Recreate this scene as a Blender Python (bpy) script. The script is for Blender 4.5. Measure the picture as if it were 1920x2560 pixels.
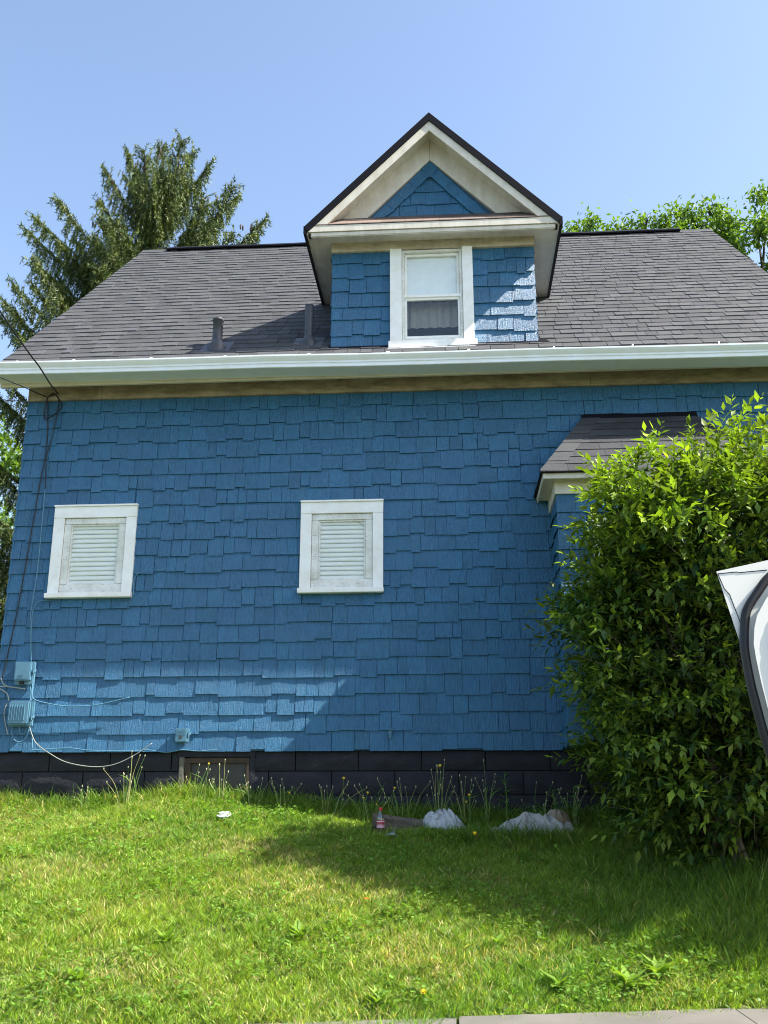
import bpy, bmesh, math, random
import numpy as np
from mathutils import Vector, Matrix
random.seed(7); RNG = np.random.default_rng(11)
SC = bpy.context.scene
COL = SC.collection
for o in list(bpy.data.objects): bpy.data.objects.remove(o)

# ---------------------------------------------------------------- camera
PITCH, YAW = math.radians(17.0), math.radians(3.9)
cam_data = bpy.data.cameras.new('camera'); cam = bpy.data.objects.new('camera', cam_data); COL.objects.link(cam)
cam.location = (0, -9.5, 1.0)
cam.rotation_euler = (math.pi / 2 + PITCH, 0, YAW)
cam_data.sensor_fit = 'VERTICAL'; cam_data.sensor_height = 36.0; cam_data.lens = 36.0 * 2500 / 2560
cam_data.clip_start = 0.05; cam_data.clip_end = 3000
SC.camera = cam
SC.render.resolution_x, SC.render.resolution_y = 768, 1024
try: SC.cycles.pixel_filter_type = 'BLACKMAN_HARRIS'; SC.cycles.filter_width = 1.05
except Exception: pass

# ---------------------------------------------------------------- sky, sun, exposure
SUN = Vector((0.685, -0.117, 0.72)).normalized()
ELEV = math.asin(SUN.z); AZ = math.atan2(SUN.x, SUN.y)
world = bpy.data.worlds.new('World'); SC.world = world; world.use_nodes = True
wn = world.node_tree.nodes; wl = world.node_tree.links
bg = wn['Background']; sky = wn.new('ShaderNodeTexSky'); sky.sky_type = 'NISHITA'; sky.sun_disc = False
sky.sun_elevation = ELEV; sky.sun_rotation = AZ
sky.air_density = 1.0; sky.dust_density = 1.5; sky.ozone_density = 0.0; sky.altitude = 100
wl.new(sky.outputs[0], bg.inputs[0]); bg.inputs[1].default_value = 0.12
sun_d = bpy.data.lights.new('sun', 'SUN'); sun_d.energy = 5.0; sun_d.angle = math.radians(0.5); sun_d.color = (1.0, 0.95, 0.86)
sun_o = bpy.data.objects.new('sun', sun_d); COL.objects.link(sun_o)
sun_o.rotation_euler = (-SUN).to_track_quat('-Z', 'Y').to_euler(); sun_o.location = (12, -4, 14)
SC.view_settings.view_transform = 'Standard'; SC.view_settings.look = 'None'
SC.view_settings.gamma = 1.0; SC.view_settings.use_curve_mapping = False; SC.view_settings.exposure = 1.5

# ---------------------------------------------------------------- helpers
def tag(o, label=None, cat=None, group=None, kind=None):
    if label: o['label'] = label
    if cat: o['category'] = cat
    if group: o['group'] = group
    if kind: o['kind'] = kind
    return o
def link(name, me, parent=None):
    o = bpy.data.objects.new(name, me); COL.objects.link(o)
    if parent is not None: o.parent = parent; o.matrix_parent_inverse = parent_inv(parent)
    return o
def parent_inv(p):
    m = Matrix.Identity(4); q = p; chain = []
    while q is not None: chain.append(q); q = q.parent
    for q in reversed(chain):
        m = m @ (q.matrix_parent_inverse if q.parent else Matrix.Identity(4)) @ Matrix.LocRotScale(q.location, q.rotation_euler, q.scale)
    return m.inverted()
def empty(name, loc):
    o = bpy.data.objects.new(name, None); COL.objects.link(o); o.location = loc; o.empty_display_size = .2
    return o
class MB:
    """collects geometry in world coordinates; build() makes one mesh object"""
    def __init__(s): s.v = []; s.f = []; s.c = []; s.cur = (1, 1, 1)
    def add(s, vs, fs):
        n = len(s.v); s.v += [tuple(v) for v in vs]; s.c += [s.cur] * len(vs); s.f += [tuple(i + n for i in f) for f in fs]
    def box(s, x0, x1, y0, y1, z0, z1):
        s.add([(x0,y0,z0),(x1,y0,z0),(x1,y1,z0),(x0,y1,z0),(x0,y0,z1),(x1,y0,z1),(x1,y1,z1),(x0,y1,z1)],
              [(0,3,2,1),(4,5,6,7),(0,1,5,4),(1,2,6,5),(2,3,7,6),(3,0,4,7)])
    def bevbox(s, x0, x1, y0, y1, z0, z1, b=.004):
        bm = bmesh.new(); bmesh.ops.create_cube(bm, size=1)
        for v in bm.verts: v.co = Vector(((x0 + x1) / 2 + v.co.x * (x1 - x0), (y0 + y1) / 2 + v.co.y * (y1 - y0), (z0 + z1) / 2 + v.co.z * (z1 - z0)))
        bmesh.ops.bevel(bm, geom=bm.edges[:], offset=b, segments=2, affect='EDGES')
        s.bm(bm)
    def bm(s, bm):
        bm.verts.index_update(); s.add([v.co for v in bm.verts], [[v.index for v in f.verts] for f in bm.faces]); bm.free()
    def prism(s, pts, d):
        """pts: list of 3d points (polygon), extruded by vector d"""
        n = len(pts); a = [Vector(p) for p in pts]; b = [p + Vector(d) for p in a]
        s.add(a + b, [tuple(range(n))[::-1], tuple(range(n, 2 * n))] + [(i, (i + 1) % n, n + (i + 1) % n, n + i) for i in range(n)])
    def tube(s, pts, r, seg=6, cap=True):
        pts = [Vector(p) for p in pts]; n = len(pts); rs = r if isinstance(r, (list, tuple)) else [r] * n
        up = Vector((0.13, 0.27, 0.95)); vs = []; fs = []
        for i, p in enumerate(pts):
            d = (pts[min(i + 1, n - 1)] - pts[max(i - 1, 0)]).normalized()
            a = d.cross(up)
            if a.length < .05: a = d.cross(Vector((1, 0, 0)))
            a.normalize(); b = d.cross(a)
            for k in range(seg):
                t = 2 * math.pi * k / seg; vs.append(p + (a * math.cos(t) + b * math.sin(t)) * rs[i])
        for i in range(n - 1):
            for k in range(seg): fs.append((i*seg+k, i*seg+(k+1) % seg, (i+1)*seg+(k+1) % seg, (i+1)*seg+k))
        if cap: fs += [tuple(range(seg))[::-1], tuple(range((n-1)*seg, n*seg))]
        s.add(vs, fs)
    def lathe(s, c, prof, seg=20):
        vs = []; fs = []; n = len(prof)
        for r, z in prof:
            for k in range(seg):
                t = 2 * math.pi * k / seg; vs.append((c[0] + r * math.cos(t), c[1] + r * math.sin(t), c[2] + z))
        for i in range(n - 1):
            for k in range(seg): fs.append((i*seg+k, i*seg+(k+1) % seg, (i+1)*seg+(k+1) % seg, (i+1)*seg+k))
        s.add(vs, fs)
    def mesh(s, name, mat, smooth=False):
        me = bpy.data.meshes.new(name); me.from_pydata(s.v, [], s.f); me.materials.append(mat)
        ca = me.color_attributes.new('Col', 'FLOAT_COLOR', 'POINT')
        ca.data.foreach_set('color', np.c_[np.array(s.c, dtype=np.float32), np.ones(len(s.c), np.float32)].ravel())
        bm = bmesh.new(); bm.from_mesh(me); bmesh.ops.recalc_face_normals(bm, faces=bm.faces[:]); bm.to_mesh(me); bm.free()
        if smooth: me.polygons.foreach_set('use_smooth', [True] * len(me.polygons))
        return me
    def build(s, name, mat, parent=None, smooth=False): return link(name, s.mesh(name, mat, smooth), parent)
def fast_mesh(name, V, T, C, mat, smooth=False):
    me = bpy.data.meshes.new(name); nv, nt = len(V), len(T)
    me.vertices.add(nv); me.vertices.foreach_set('co', np.ascontiguousarray(V, dtype=np.float32).ravel())
    me.loops.add(nt * 3); me.loops.foreach_set('vertex_index', np.ascontiguousarray(T, dtype=np.int32).ravel())
    me.polygons.add(nt); me.polygons.foreach_set('loop_start', np.arange(0, nt * 3, 3, dtype=np.int32))
    me.update(calc_edges=True)
    ca = me.color_attributes.new('Col', 'FLOAT_COLOR', 'POINT')
    ca.data.foreach_set('color', np.c_[C, np.ones(nv)].astype(np.float32).ravel())
    me.materials.append(mat)
    if smooth: me.polygons.foreach_set('use_smooth', np.ones(nt, dtype=bool))
    return me
def norm(a): return a / np.maximum(np.linalg.norm(a, axis=1, keepdims=True), 1e-9)
def leaf_arrays(P, D, N, L, W, C, fold=.25, droop=.15):
    """pointed leaves folded on the midrib: base P, direction D, normal N, length L, width W, colour C"""
    D = norm(D); S = norm(np.cross(D, N)); N = np.cross(S, D); L = L[:, None]; W = W[:, None]
    base = P; mid = P + D * L * .45 - N * W * fold; tip = P + D * L - N * L * droop
    le = P + D * L * .42 + S * W * .5; ri = P + D * L * .42 - S * W * .5
    V = np.stack([base, le, mid, ri, tip], 1).reshape(-1, 3); n = len(P)
    t = np.array([[0, 2, 1], [1, 2, 4], [0, 3, 2], [2, 3, 4]])
    T = (t[None] + (np.arange(n) * 5)[:, None, None]).reshape(-1, 3)
    return V, T, np.repeat(C, 5, 0)
def blade_arrays(P, D, S, L, W, bend, C):
    L = L[:, None]; W = W[:, None]
    m = P + D * L * .55 + bend * .3; t = P + D * L + bend
    V = np.stack([P - S * W * .5, P + S * W * .5, m - S * W * .42, m + S * W * .42, t], 1).reshape(-1, 3)
    k = np.array([[0, 1, 3], [0, 3, 2], [2, 3, 4]]); n = len(P)
    T = (k[None] + (np.arange(n) * 5)[:, None, None]).reshape(-1, 3)
    return V, T, np.repeat(C, 5, 0)
def cat_arrays(parts):
    V = []; T = []; C = []; n = 0
    for v, t, c in parts: V.append(v); T.append(t + n); C.append(c); n += len(v)
    return np.concatenate(V), np.concatenate(T), np.concatenate(C)
def rand_dirs(n):
    a = RNG.normal(size=(n, 3)); return norm(a)

# ---------------------------------------------------------------- materials
class NT:
    def __init__(s, name):
        s.m = bpy.data.materials.new(name); s.m.use_nodes = True; s.t = s.m.node_tree; s.n = s.t.nodes
        s.b = s.n['Principled BSDF']; s.out = s.n['Material Output']
    def node(s, typ, **kw):
        n = s.n.new(typ)
        for k, v in kw.items(): setattr(n, k, v)
        return n
    def l(s, a, b): s.t.links.new(a, b)
    def coord(s, scale=(1, 1, 1)):
        tc = s.node('ShaderNodeTexCoord'); mp = s.node('ShaderNodeMapping'); mp.inputs['Scale'].default_value = scale
        g = s.node('ShaderNodeNewGeometry'); s.l(g.outputs['Position'], mp.inputs[0]); return mp.outputs[0]
    def noise(s, vec, scale, detail=4, rough=.55):
        n = s.node('ShaderNodeTexNoise'); n.inputs['Scale'].default_value = scale; n.inputs['Detail'].default_value = detail
        n.inputs['Roughness'].default_value = rough; s.l(vec, n.inputs['Vector']); return n.outputs[0]
    def ramp(s, fac, stops):
        r = s.node('ShaderNodeValToRGB'); e = r.color_ramp.elements
        while len(e) < len(stops): e.new(.5)
        for i, (p, c) in enumerate(stops): e[i].position = p; e[i].color = (*c, 1) if len(c) == 3 else c
        s.l(fac, r.inputs[0]); return r.outputs[0]
    def mix(s, a, b, fac, mode='MIX'):
        m = s.node('ShaderNodeMix', data_type='RGBA', blend_type=mode)
        for sock, v in ((m.inputs[6], a), (m.inputs[7], b), (m.inputs[0], fac)):
            if hasattr(v, 'is_output') or hasattr(v, 'links'): s.l(v, sock)
            elif isinstance(v, tuple): sock.default_value = (*v, 1)
            else: sock.default_value = v
        return m.outputs[2]
    def col(s):
        a = s.node('ShaderNodeVertexColor'); a.layer_name = 'Col'; return a.outputs[0]
    def bump(s, h, strength, dist):
        b = s.node('ShaderNodeBump'); b.inputs['Strength'].default_value = strength; b.inputs['Distance'].default_value = dist
        s.l(h, b.inputs['Height']); s.l(b.outputs[0], s.b.inputs['Normal']); return b
    def math(s, op, a, b):
        m = s.node('ShaderNodeMath', operation=op)
        for sock, v in ((m.inputs[0], a), (m.inputs[1], b)):
            if isinstance(v, (int, float)): sock.default_value = v
            else: s.l(v, sock)
        return m.outputs[0]
    def set(s, **kw):
        for k, v in kw.items(): s.b.inputs[k].default_value = v
        return s
def mat_plain(name, c, rough=.6, var=.12, scale=12, bump=0., spec=.4, metal=0.):
    t = NT(name); v = t.coord(); n = t.noise(v, scale, 5)
    lo = tuple(x * (1 - var) for x in c); hi = tuple(min(1, x * (1 + var)) for x in c)
    t.l(t.ramp(n, [(.3, lo), (.7, hi)]), t.b.inputs['Base Color']); t.set(Roughness=rough, Metallic=metal); t.b.inputs['Specular IOR Level'].default_value = spec
    if bump: t.bump(t.noise(v, scale * 6, 4), bump, .01)
    return t.m
def mat_shake():
    t = NT('blue_paint_shake'); c = t.col()
    grain = t.noise(t.coord((1, 1, .035)), 150, 3, .6)
    blot = t.noise(t.coord(), 5, 4)
    fine = t.noise(t.coord((1, 1, .35)), 210, 3, .6)
    base = t.ramp(blot, [(.3, (.024, .123, .243)), (.7, (.031, .146, .281))])
    base = t.mix(base, c, 1.0, 'MULTIPLY')
    g2 = t.ramp(grain, [(.35, (.80, .80, .80)), (.65, (1.10, 1.10, 1.10))])
    t.l(t.mix(base, g2, 1.0, 'MULTIPLY'), t.b.inputs['Base Color'])
    h = t.math('ADD', t.math('MULTIPLY', grain, .7), t.math('MULTIPLY', fine, .55))
    t.bump(h, .95, .014); t.set(Roughness=.36); t.b.inputs['Specular IOR Level'].default_value = .45
    return t.m
def mat_shingle():
    t = NT('asphalt_shingle'); c = t.col(); v = t.coord()
    gr = t.noise(v, 420, 2, .7); bl = t.noise(v, 3.0, 4)
    a = t.ramp(gr, [(.32, (.024, .025, .028)), (.5, (.055, .057, .061)), (.72, (.126, .129, .134))])
    a = t.mix(a, t.ramp(bl, [(.3, (.86, .86, .88)), (.7, (1.1, 1.08, 1.06))]), 1.0, 'MULTIPLY')
    t.l(t.mix(a, c, 1.0, 'MULTIPLY'), t.b.inputs['Base Color']); t.bump(gr, .35, .004); t.set(Roughness=.85)
    t.b.inputs['Specular IOR Level'].default_value = .25
    return t.m
def mat_white(name='white_paint', c=(.88, .88, .86), dirt=.12, peel=False, rough=.42):
    t = NT(name); v = t.coord(); n = t.noise(v, 6, 6, .65); f = t.noise(t.coord((1, 1, 6)), 30, 4)
    d = tuple(x * (1 - dirt) * k for x, k in zip(c, (1, .97, .90)))
    a = t.ramp(n, [(.28, d), (.6, c)])
    if peel:
        p = t.noise(t.coord((1, 1, 3.5)), 26, 6, .7)
        a = t.mix(a, (.30, .27, .22), t.ramp(p, [(.61, (0, 0, 0)), (.635, (1, 1, 1))]))
        t.bump(p, .3, .006)
    else: t.bump(f, .06, .004)
    t.l(a, t.b.inputs['Base Color']); t.set(Roughness=rough)
    return t.m
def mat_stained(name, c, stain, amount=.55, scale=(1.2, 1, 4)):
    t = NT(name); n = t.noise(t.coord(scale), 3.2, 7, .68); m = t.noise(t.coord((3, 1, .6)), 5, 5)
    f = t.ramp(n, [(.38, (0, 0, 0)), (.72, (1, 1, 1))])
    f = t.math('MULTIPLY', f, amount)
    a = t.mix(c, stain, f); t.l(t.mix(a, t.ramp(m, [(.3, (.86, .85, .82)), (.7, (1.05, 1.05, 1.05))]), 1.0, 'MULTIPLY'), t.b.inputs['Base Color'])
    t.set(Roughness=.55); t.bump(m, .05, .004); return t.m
def mat_leaf(name, rough=.45, trans=.4, tint=(1.25, 1.25, .35)):
    t = NT(name); c = t.col(); n = t.noise(t.coord(), 9, 3)
    a = t.mix(c, t.ramp(n, [(.3, (.8, .82, .8)), (.7, (1.15, 1.12, 1.1))]), 1.0, 'MULTIPLY')
    t.l(a, t.b.inputs['Base Color']); t.set(Roughness=rough); t.b.inputs['Specular IOR Level'].default_value = .35
    tr = t.node('ShaderNodeBsdfTranslucent'); t.l(t.mix(a, tint, 1.0, 'MULTIPLY'), tr.inputs[0])
    ms = t.node('ShaderNodeMixShader'); ms.inputs[0].default_value = trans
    t.l(t.b.outputs[0], ms.inputs[1]); t.l(tr.outputs[0], ms.inputs[2]); t.l(ms.outputs[0], t.out.inputs[0]); return t.m
def mat_glass(name='window_glass', tintc=(.97, .985, .985), refl=.03):
    t = NT(name); t.n.remove(t.b)
    tr = t.node('ShaderNodeBsdfTransparent'); tr.inputs[0].default_value = (*tintc, 1)
    gl = t.node('ShaderNodeBsdfGlossy'); gl.inputs['Roughness'].default_value = .03
    lw = t.node('ShaderNodeLayerWeight'); lw.inputs[0].default_value = .5; fr = t.math('MULTIPLY', t.math('POWER', lw.outputs['Facing'], 4.0), .6)
    n = t.noise(t.coord(), 2.5, 3); b = t.node('ShaderNodeBump'); b.inputs['Strength'].default_value = .05; t.l(n, b.inputs['Height']); t.l(b.outputs[0], gl.inputs['Normal'])
    ms = t.node('ShaderNodeMixShader'); t.l(t.math('ADD', fr, refl + .02), ms.inputs[0]); t.l(tr.outputs[0], ms.inputs[1]); t.l(gl.outputs[0], ms.inputs[2])
    t.l(ms.outputs[0], t.out.inputs[0]); return t.m
def mat_vcol(name, rough=.6, spec=.4, scale=30, amp=.12, bump=0.):
    t = NT(name); n = t.noise(t.coord(), scale, 4)
    t.l(t.mix(t.col(), t.ramp(n, [(.3, (1 - amp,) * 3), (.7, (1 + amp,) * 3)]), 1.0, 'MULTIPLY'), t.b.inputs['Base Color'])
    t.set(Roughness=rough); t.b.inputs['Specular IOR Level'].default_value = spec
    if bump: t.bump(n, bump, .01)
    return t.m
def mat_ground():
    t = NT('soil_and_thatch'); v = t.coord(); n = t.noise(v, 2.0, 6); f = t.noise(v, 45, 4)
    a = t.ramp(n, [(.3, (.055, .085, .02)), (.55, (.09, .12, .03)), (.75, (.17, .15, .06))])
    t.l(t.mix(a, t.ramp(f, [(.3, (.5, .5, .5)), (.7, (1.3, 1.25, 1.2))]), 1.0, 'MULTIPLY'), t.b.inputs['Base Color']); t.bump(f, .6, .03); t.set(Roughness=.95); return t.m
def mat_concrete():
    t = NT('concrete_slab'); v = t.coord(); n = t.noise(v, 1.6, 6); f = t.noise(v, 160, 3)
    a = t.ramp(n, [(.3, (.105, .097, .083)), (.7, (.165, .153, .133))]); t.l(t.mix(a, t.ramp(f, [(.3, (.7, .7, .7)), (.7, (1.2, 1.2, 1.2))]), 1.0, 'MULTIPLY'), t.b.inputs['Base Color'])
    t.bump(f, .4, .004); t.set(Roughness=.9); return t.m
def mat_bark(name, c):
    t = NT(name); n = t.noise(t.coord((1, 1, .3)), 22, 6, .7)
    t.l(t.ramp(n, [(.3, tuple(x * .45 for x in c)), (.7, c)]), t.b.inputs['Base Color']); t.bump(n, .7, .02); t.set(Roughness=.95); return t.m
def mat_block():
    t = NT('charcoal_painted_block'); v = t.coord(); n = t.noise(v, 7, 6, .65); w = t.noise(t.coord((1, 1, 2.5)), 4.5, 6)
    a = t.ramp(w, [(.35, (.016, .017, .023)), (.66, (.025, .025, .031)), (.84, (.060, .055, .052))]); t.l(a, t.b.inputs['Base Color'])
    t.bump(n, .8, .03); t.set(Roughness=.7); t.b.inputs['Specular IOR Level'].default_value = .2; return t.m

M = dict(
    shake=mat_shake(), shingle=mat_shingle(),
    white=mat_white(), peel=mat_white('weathered_white_paint', (.78, .78, .74), .3, True, .6),
    gutter=mat_white('white_aluminium', (.78, .82, .84), .05, rough=.3),
    soffit=mat_white('cream_soffit_paint', (.66, .61, .49), .15),
    trim=mat_stained('cream_trim_paint', (.68, .64, .57), (.38, .30, .20), .35, (1.6, 1.6, 1.6)),
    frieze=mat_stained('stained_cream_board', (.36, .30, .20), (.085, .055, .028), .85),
    frieze2=mat_stained('lightly_stained_cream_board', (.56, .50, .39), (.17, .12, .065), .7),
    black=mat_plain('black_drip_edge', (.006, .006, .009), .6, .2, spec=.12),
    backing=mat_plain('blue_painted_sheathing', (.025, .085, .16), .8, .1),
    block=mat_block(), pipe=mat_plain('grey_painted_pipe', (.055, .057, .066), .45, .25, 18, .2),
    glass=mat_glass(), blind=mat_white('blind_slat_vinyl', (.93, .92, .85), .03, rough=.5),
    shade=mat_plain('white_roller_shade', (.90, .92, .92), .8, .04),
    dark=mat_plain('dark_interior', (.03, .03, .032), .9, .2),
    screen=mat_plain('grey_curtain_behind_screen', (.28, .26, .23), .9, .12, 5),
    wood=mat_stained('weathered_plywood', (.040, .034, .028), (.018, .014, .012), .6, (1, 1, 6)),
    woodframe=mat_plain('old_brown_frame', (.055, .035, .022), .8, .35, 16, .4),
    oldmortar=mat_plain('bare_mortar', (.13, .12, .10), .9, .3, 20, .5),
    bluebox=mat_plain('pale_blue_painted_plastic', (.085, .195, .275), .4, .06, 9),
    cable=mat_plain('black_cable', (.012, .012, .014), .5, .2),
    bluecable=mat_plain('blue_painted_cable', (.09, .22, .32), .5, .1), whitecable=mat_plain('off_white_cable', (.28, .295, .27), .5, .1),
    leaf=mat_leaf('shrub_leaf', .5, .32, (1.1, 1.3, .35)), grass=mat_leaf('grass_blade', .5, .45, (1.2, 1.2, .4)),
    needle=mat_leaf('spruce_needle', .55, .15), tleaf=mat_leaf('tree_leaf', .45, .45),
    bark=mat_bark('brown_bark', (.085, .065, .048)), stem=mat_bark('shrub_stem', (.20, .16, .11)),
    ground=mat_ground(), concrete=mat_concrete(), asphalt=mat_plain('street_asphalt', (.05, .05, .052), .9, .2, 30, .4),
    vcol=mat_vcol('coloured_plastic', .35, .5), cloth=mat_vcol('canvas_cloth', .9, .15, 14, .16, .25), log=mat_bark('grey_weathered_wood', (.15, .125, .10)),
    plastic=mat_white('white_plastic_film', (.42, .44, .45), .06, rough=.25), petal=mat_vcol('yellow_petal', .6, .3),
    carpaint=mat_plain('off_white_car_paint', (.72, .71, .65), .22, .03, 4), rubber=mat_plain('black_rubber_seal', (.014, .014, .016), .45, .2),
    cleancup=mat_glass('clear_cup_plastic', (.88, .92, .92), .12), pentsh=mat_vcol('brown_asphalt_shingle', .9, .2, 300, .4, .3),
)

# ---------------------------------------------------------------- terrain
HBX = [-9, -4.3, -3.6, -2.5, -1.85, -.77, .49, 1.07, 9]; HBZ = [1.12, 1.11, 1.07, 1.19, 1.13, 1.03, .97, .97, .95]
def edge_y(x): return -3.745 + .225 * x
def ground_z(x, y):
    x = np.asarray(x, float); y = np.asarray(y, float)
    xc = np.clip(x, -9, 9); e = edge_y(np.clip(x, -6, 6)); hb = np.interp(xc, HBX, HBZ)
    t = np.clip((y - e) / (-e), 0, 1)
    z = hb * (t + .05 * np.sin(math.pi * t)) + t * (1 - t) * .07 * (np.sin(2.1 * x + 1.3 * y) + .6 * np.sin(4.3 * x - 2.2 * y + 1))
    z = np.where(y < e, -.03, z)
    return np.where(y < -6.2, -.19, z)
gx = np.concatenate([[-900, -300, -100, -40, -20], np.linspace(-12, 12, 121), [20, 40, 100, 300, 900]])
gy = np.concatenate([[-900, -200, -60, -20, -10, -6.25, -6.15, -5.2, -4.7], np.linspace(-4.4, .4, 61), [1.5, 4, 10, 20, 60, 200, 900]])
GX, GY = np.meshgrid(gx, gy); GZ = ground_z(GX, GY)
mb = MB(); W_ = len(gx)
mb.add(np.c_[GX.ravel(), GY.ravel(), GZ.ravel()], [(j*W_+i, j*W_+i+1, (j+1)*W_+i+1, (j+1)*W_+i) for j in range(len(gy) - 1) for i in range(W_ - 1)])
tag(mb.build('lawn', M['ground'], smooth=True), kind='structure')
mb = MB(); mb.box(-60, 60, -16, -6.3, -.186, -.172); tag(mb.build('street', M['asphalt']), kind='structure')
mb = MB(); mb.box(-14, 14, -6.2, -3.2, -.14, -.06); walk = tag(mb.build('sidewalk', M['concrete']), kind='structure')
for i in range(14):
    x0 = -10.5 + i * 1.5; x1 = x0 + 1.485; b = MB(); zz = .012 + random.uniform(-.006, .006)
    pts = [(x0, -5.4, zz), (x1, -5.4, zz), (x1, edge_y(x1) - .0, zz), (x0, edge_y(x0) - .0, zz)]
    b.prism(pts, (0, 0, -.09)); b.build('slab', M['concrete'], walk)
b = MB(); b.bevbox(-14, 14, -6.29, -6.13, -.2, .0, .02); b.build('kerb', M['concrete'], walk)

# ---------------------------------------------------------------- house
XL, XR = -4.41, 3.74                       # wall corners
RL, RR = -4.643, 3.976                     # rake edges
YE, ZE = -.43, 5.389                       # shingle edge over the gutter
SL = .937                                  # roof slope
YR, ZR = 3.844, 9.393                      # ridge
def roof_z(y): return 5.37 + SL * (y + .45)
house = empty('house', (0, 0, 1.1))
tag(house, 'blue shake house with dark shingle roof, gabled dormer and white gutter', 'house')

WIN = [(-4.0, -3.148, 3.078, 4.035), (-1.478, -.655, 3.09, 4.03)]      # outer casing of the two small windows
BAY = (.987, 2.86)
# wall backing with openings
mb = MB()
xs = [XL, -3.9, -3.25, -1.39, -.745, XR]
for i in range(5):
    if i in (1, 3): mb.box(xs[i], xs[i+1], .012, .12, 1.6, 3.13); mb.box(xs[i], xs[i+1], .012, .12, 3.92, 5.42)
    else: mb.box(xs[i], xs[i+1], .012, .12, 1.6, 5.42)
for x0, x1 in ((XL, XL + .1), (XR - .1, XR)):                            # gable ends
    mb.prism([(x0, .12, 1.0), (x0, 2 * YR, 1.0), (x0, 2 * YR, 5.5), (x0, YR, ZR - .25), (x0, .12, 5.5 + .1)], (x1 - x0, 0, 0))
mb.box(XL, XR, 2 * YR - .1, 2 * YR, 1.0, 5.6)
wall = mb.build('wall', M['backing'], house)

def clip_rect(r, op):
    x0, x1, z0, z1 = r; a0, a1, b0, b1 = op
    if x1 <= a0 or x0 >= a1 or z1 <= b0 or z0 >= b1: return [r]
    out = []
    if x0 < a0: out.append((x0, a0, z0, z1))
    if x1 > a1: out.append((a1, x1, z0, z1))
    xa, xb = max(x0, a0), min(x1, a1)
    if z1 > b1: out.append((xa, xb, b1, z1))
    if z0 < b0: out.append((xa, xb, z0, b0))
    return [q for q in out if q[1] - q[0] > .012 and q[3] - q[2] > .012]
def shake_tint():
    v = random.gauss(1, .055); return (v * random.uniform(.95, 1.05), v * random.uniform(.975, 1.025), v)
def add_shake(mb, x0, x1, z0, z1, yw, thick=.018, jig=.0016, toplean=True):
    """a hand-split shake, thicker at the butt (bottom) than at the top, on wall plane y = yw"""
    mb.cur = shake_tint(); g = .0011 + random.random() ** 4 * .0034
    a, b = x0 + g, x1 - g; s0 = random.uniform(-jig, jig) * .5; s1 = random.uniform(-jig, jig) * .5
    th = thick * random.uniform(.85, 1.25); tw = random.uniform(-.0018, .0018)
    mb.add([(a, yw - th - tw, z0 + s0), (b, yw - th + tw, z0 + s1), (b, yw + .001, z0 + s1 + .022), (a, yw + .001, z0 + s0 + .022),
            (a, yw - .0025, z1), (b, yw - .0025, z1), (b, yw, z1), (a, yw, z1)],
           [(0, 1, 5, 4), (0, 3, 2, 1), (1, 2, 6, 5), (3, 0, 4, 7), (4, 5, 6, 7)])
def courses(xa, xb, za, zb, n, rnd):
    """staggered shake rectangles from the bottom course up"""
    ex = (zb - za) / n; out = []
    for r in range(n):
        x = xa; z0 = za + r * ex; k = 0
        while x < xb - .001:
            w = rnd.choice([rnd.uniform(.085, .13), rnd.uniform(.13, .19), rnd.uniform(.16, .25)])
            x1 = x + w
            if xb - x1 < .06: x1 = xb
            dz = rnd.choice([0, .002, .003, .026, .029, .024]) * rnd.uniform(.85, 1.1) if r > 0 else rnd.choice([0, .002, .022]) * rnd.uniform(.6, 1)
            out.append((x, x1, z0 + dz - (.012 if r > 0 else 0), min(z0 + ex + .045, zb), r)); x = x1
    return out
rnd = random.Random(3)
allsh = []
for (x0, x1, z0, z1, r) in courses(XL - .012, XR, 1.592, 5.235, 21, rnd):
    rects = [(x0, x1, z0, z1)]
    for w in WIN:
        op = (w[0] + .03, w[1] - .03, w[2] + .02, w[3] - .02); rects = [q for c in rects for q in clip_rect(c, op)]
    rects = [q for c in rects for q in clip_rect(c, (BAY[0] + .03, BAY[1] - .03, 1.0, 4.0))]
    allsh += rects
def vis_area(r):
    d = math.hypot((r[0] + r[1]) / 2, 9.5); a = (r[1] - r[0]) * (min(r[3], r[2] + .174) - r[2]) / d ** 2
    if r[0] > 3.0 or (r[0] > 1.35 and r[3] < 4.3) : a *= .05
    return a
allsh.sort(key=vis_area, reverse=True)
for q in allsh[:300]:
    m = MB(); add_shake(m, *q, 0.012); m.build('shake', M['shake'], wall)
m = MB()
for q in allsh[300:]: add_shake(m, *q, 0.012)
tag(m.build('shake', M['shake'], wall), kind='stuff')
# gable-end cladding seen edge on at the left corner
m = MB()
for r in range(21):
    z0 = 1.592 + r * .1735; m.cur = shake_tint()
    m.prism([(XL - .002, -.004, z0 + random.uniform(-.01, .01)), (XL - .016, -.004, z0), (XL - .016, .6, z0), (XL - .002, .6, z0)], (.012, 0, .18))
tag(m.build('side_shake', M['shake'], wall), kind='stuff')

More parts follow.
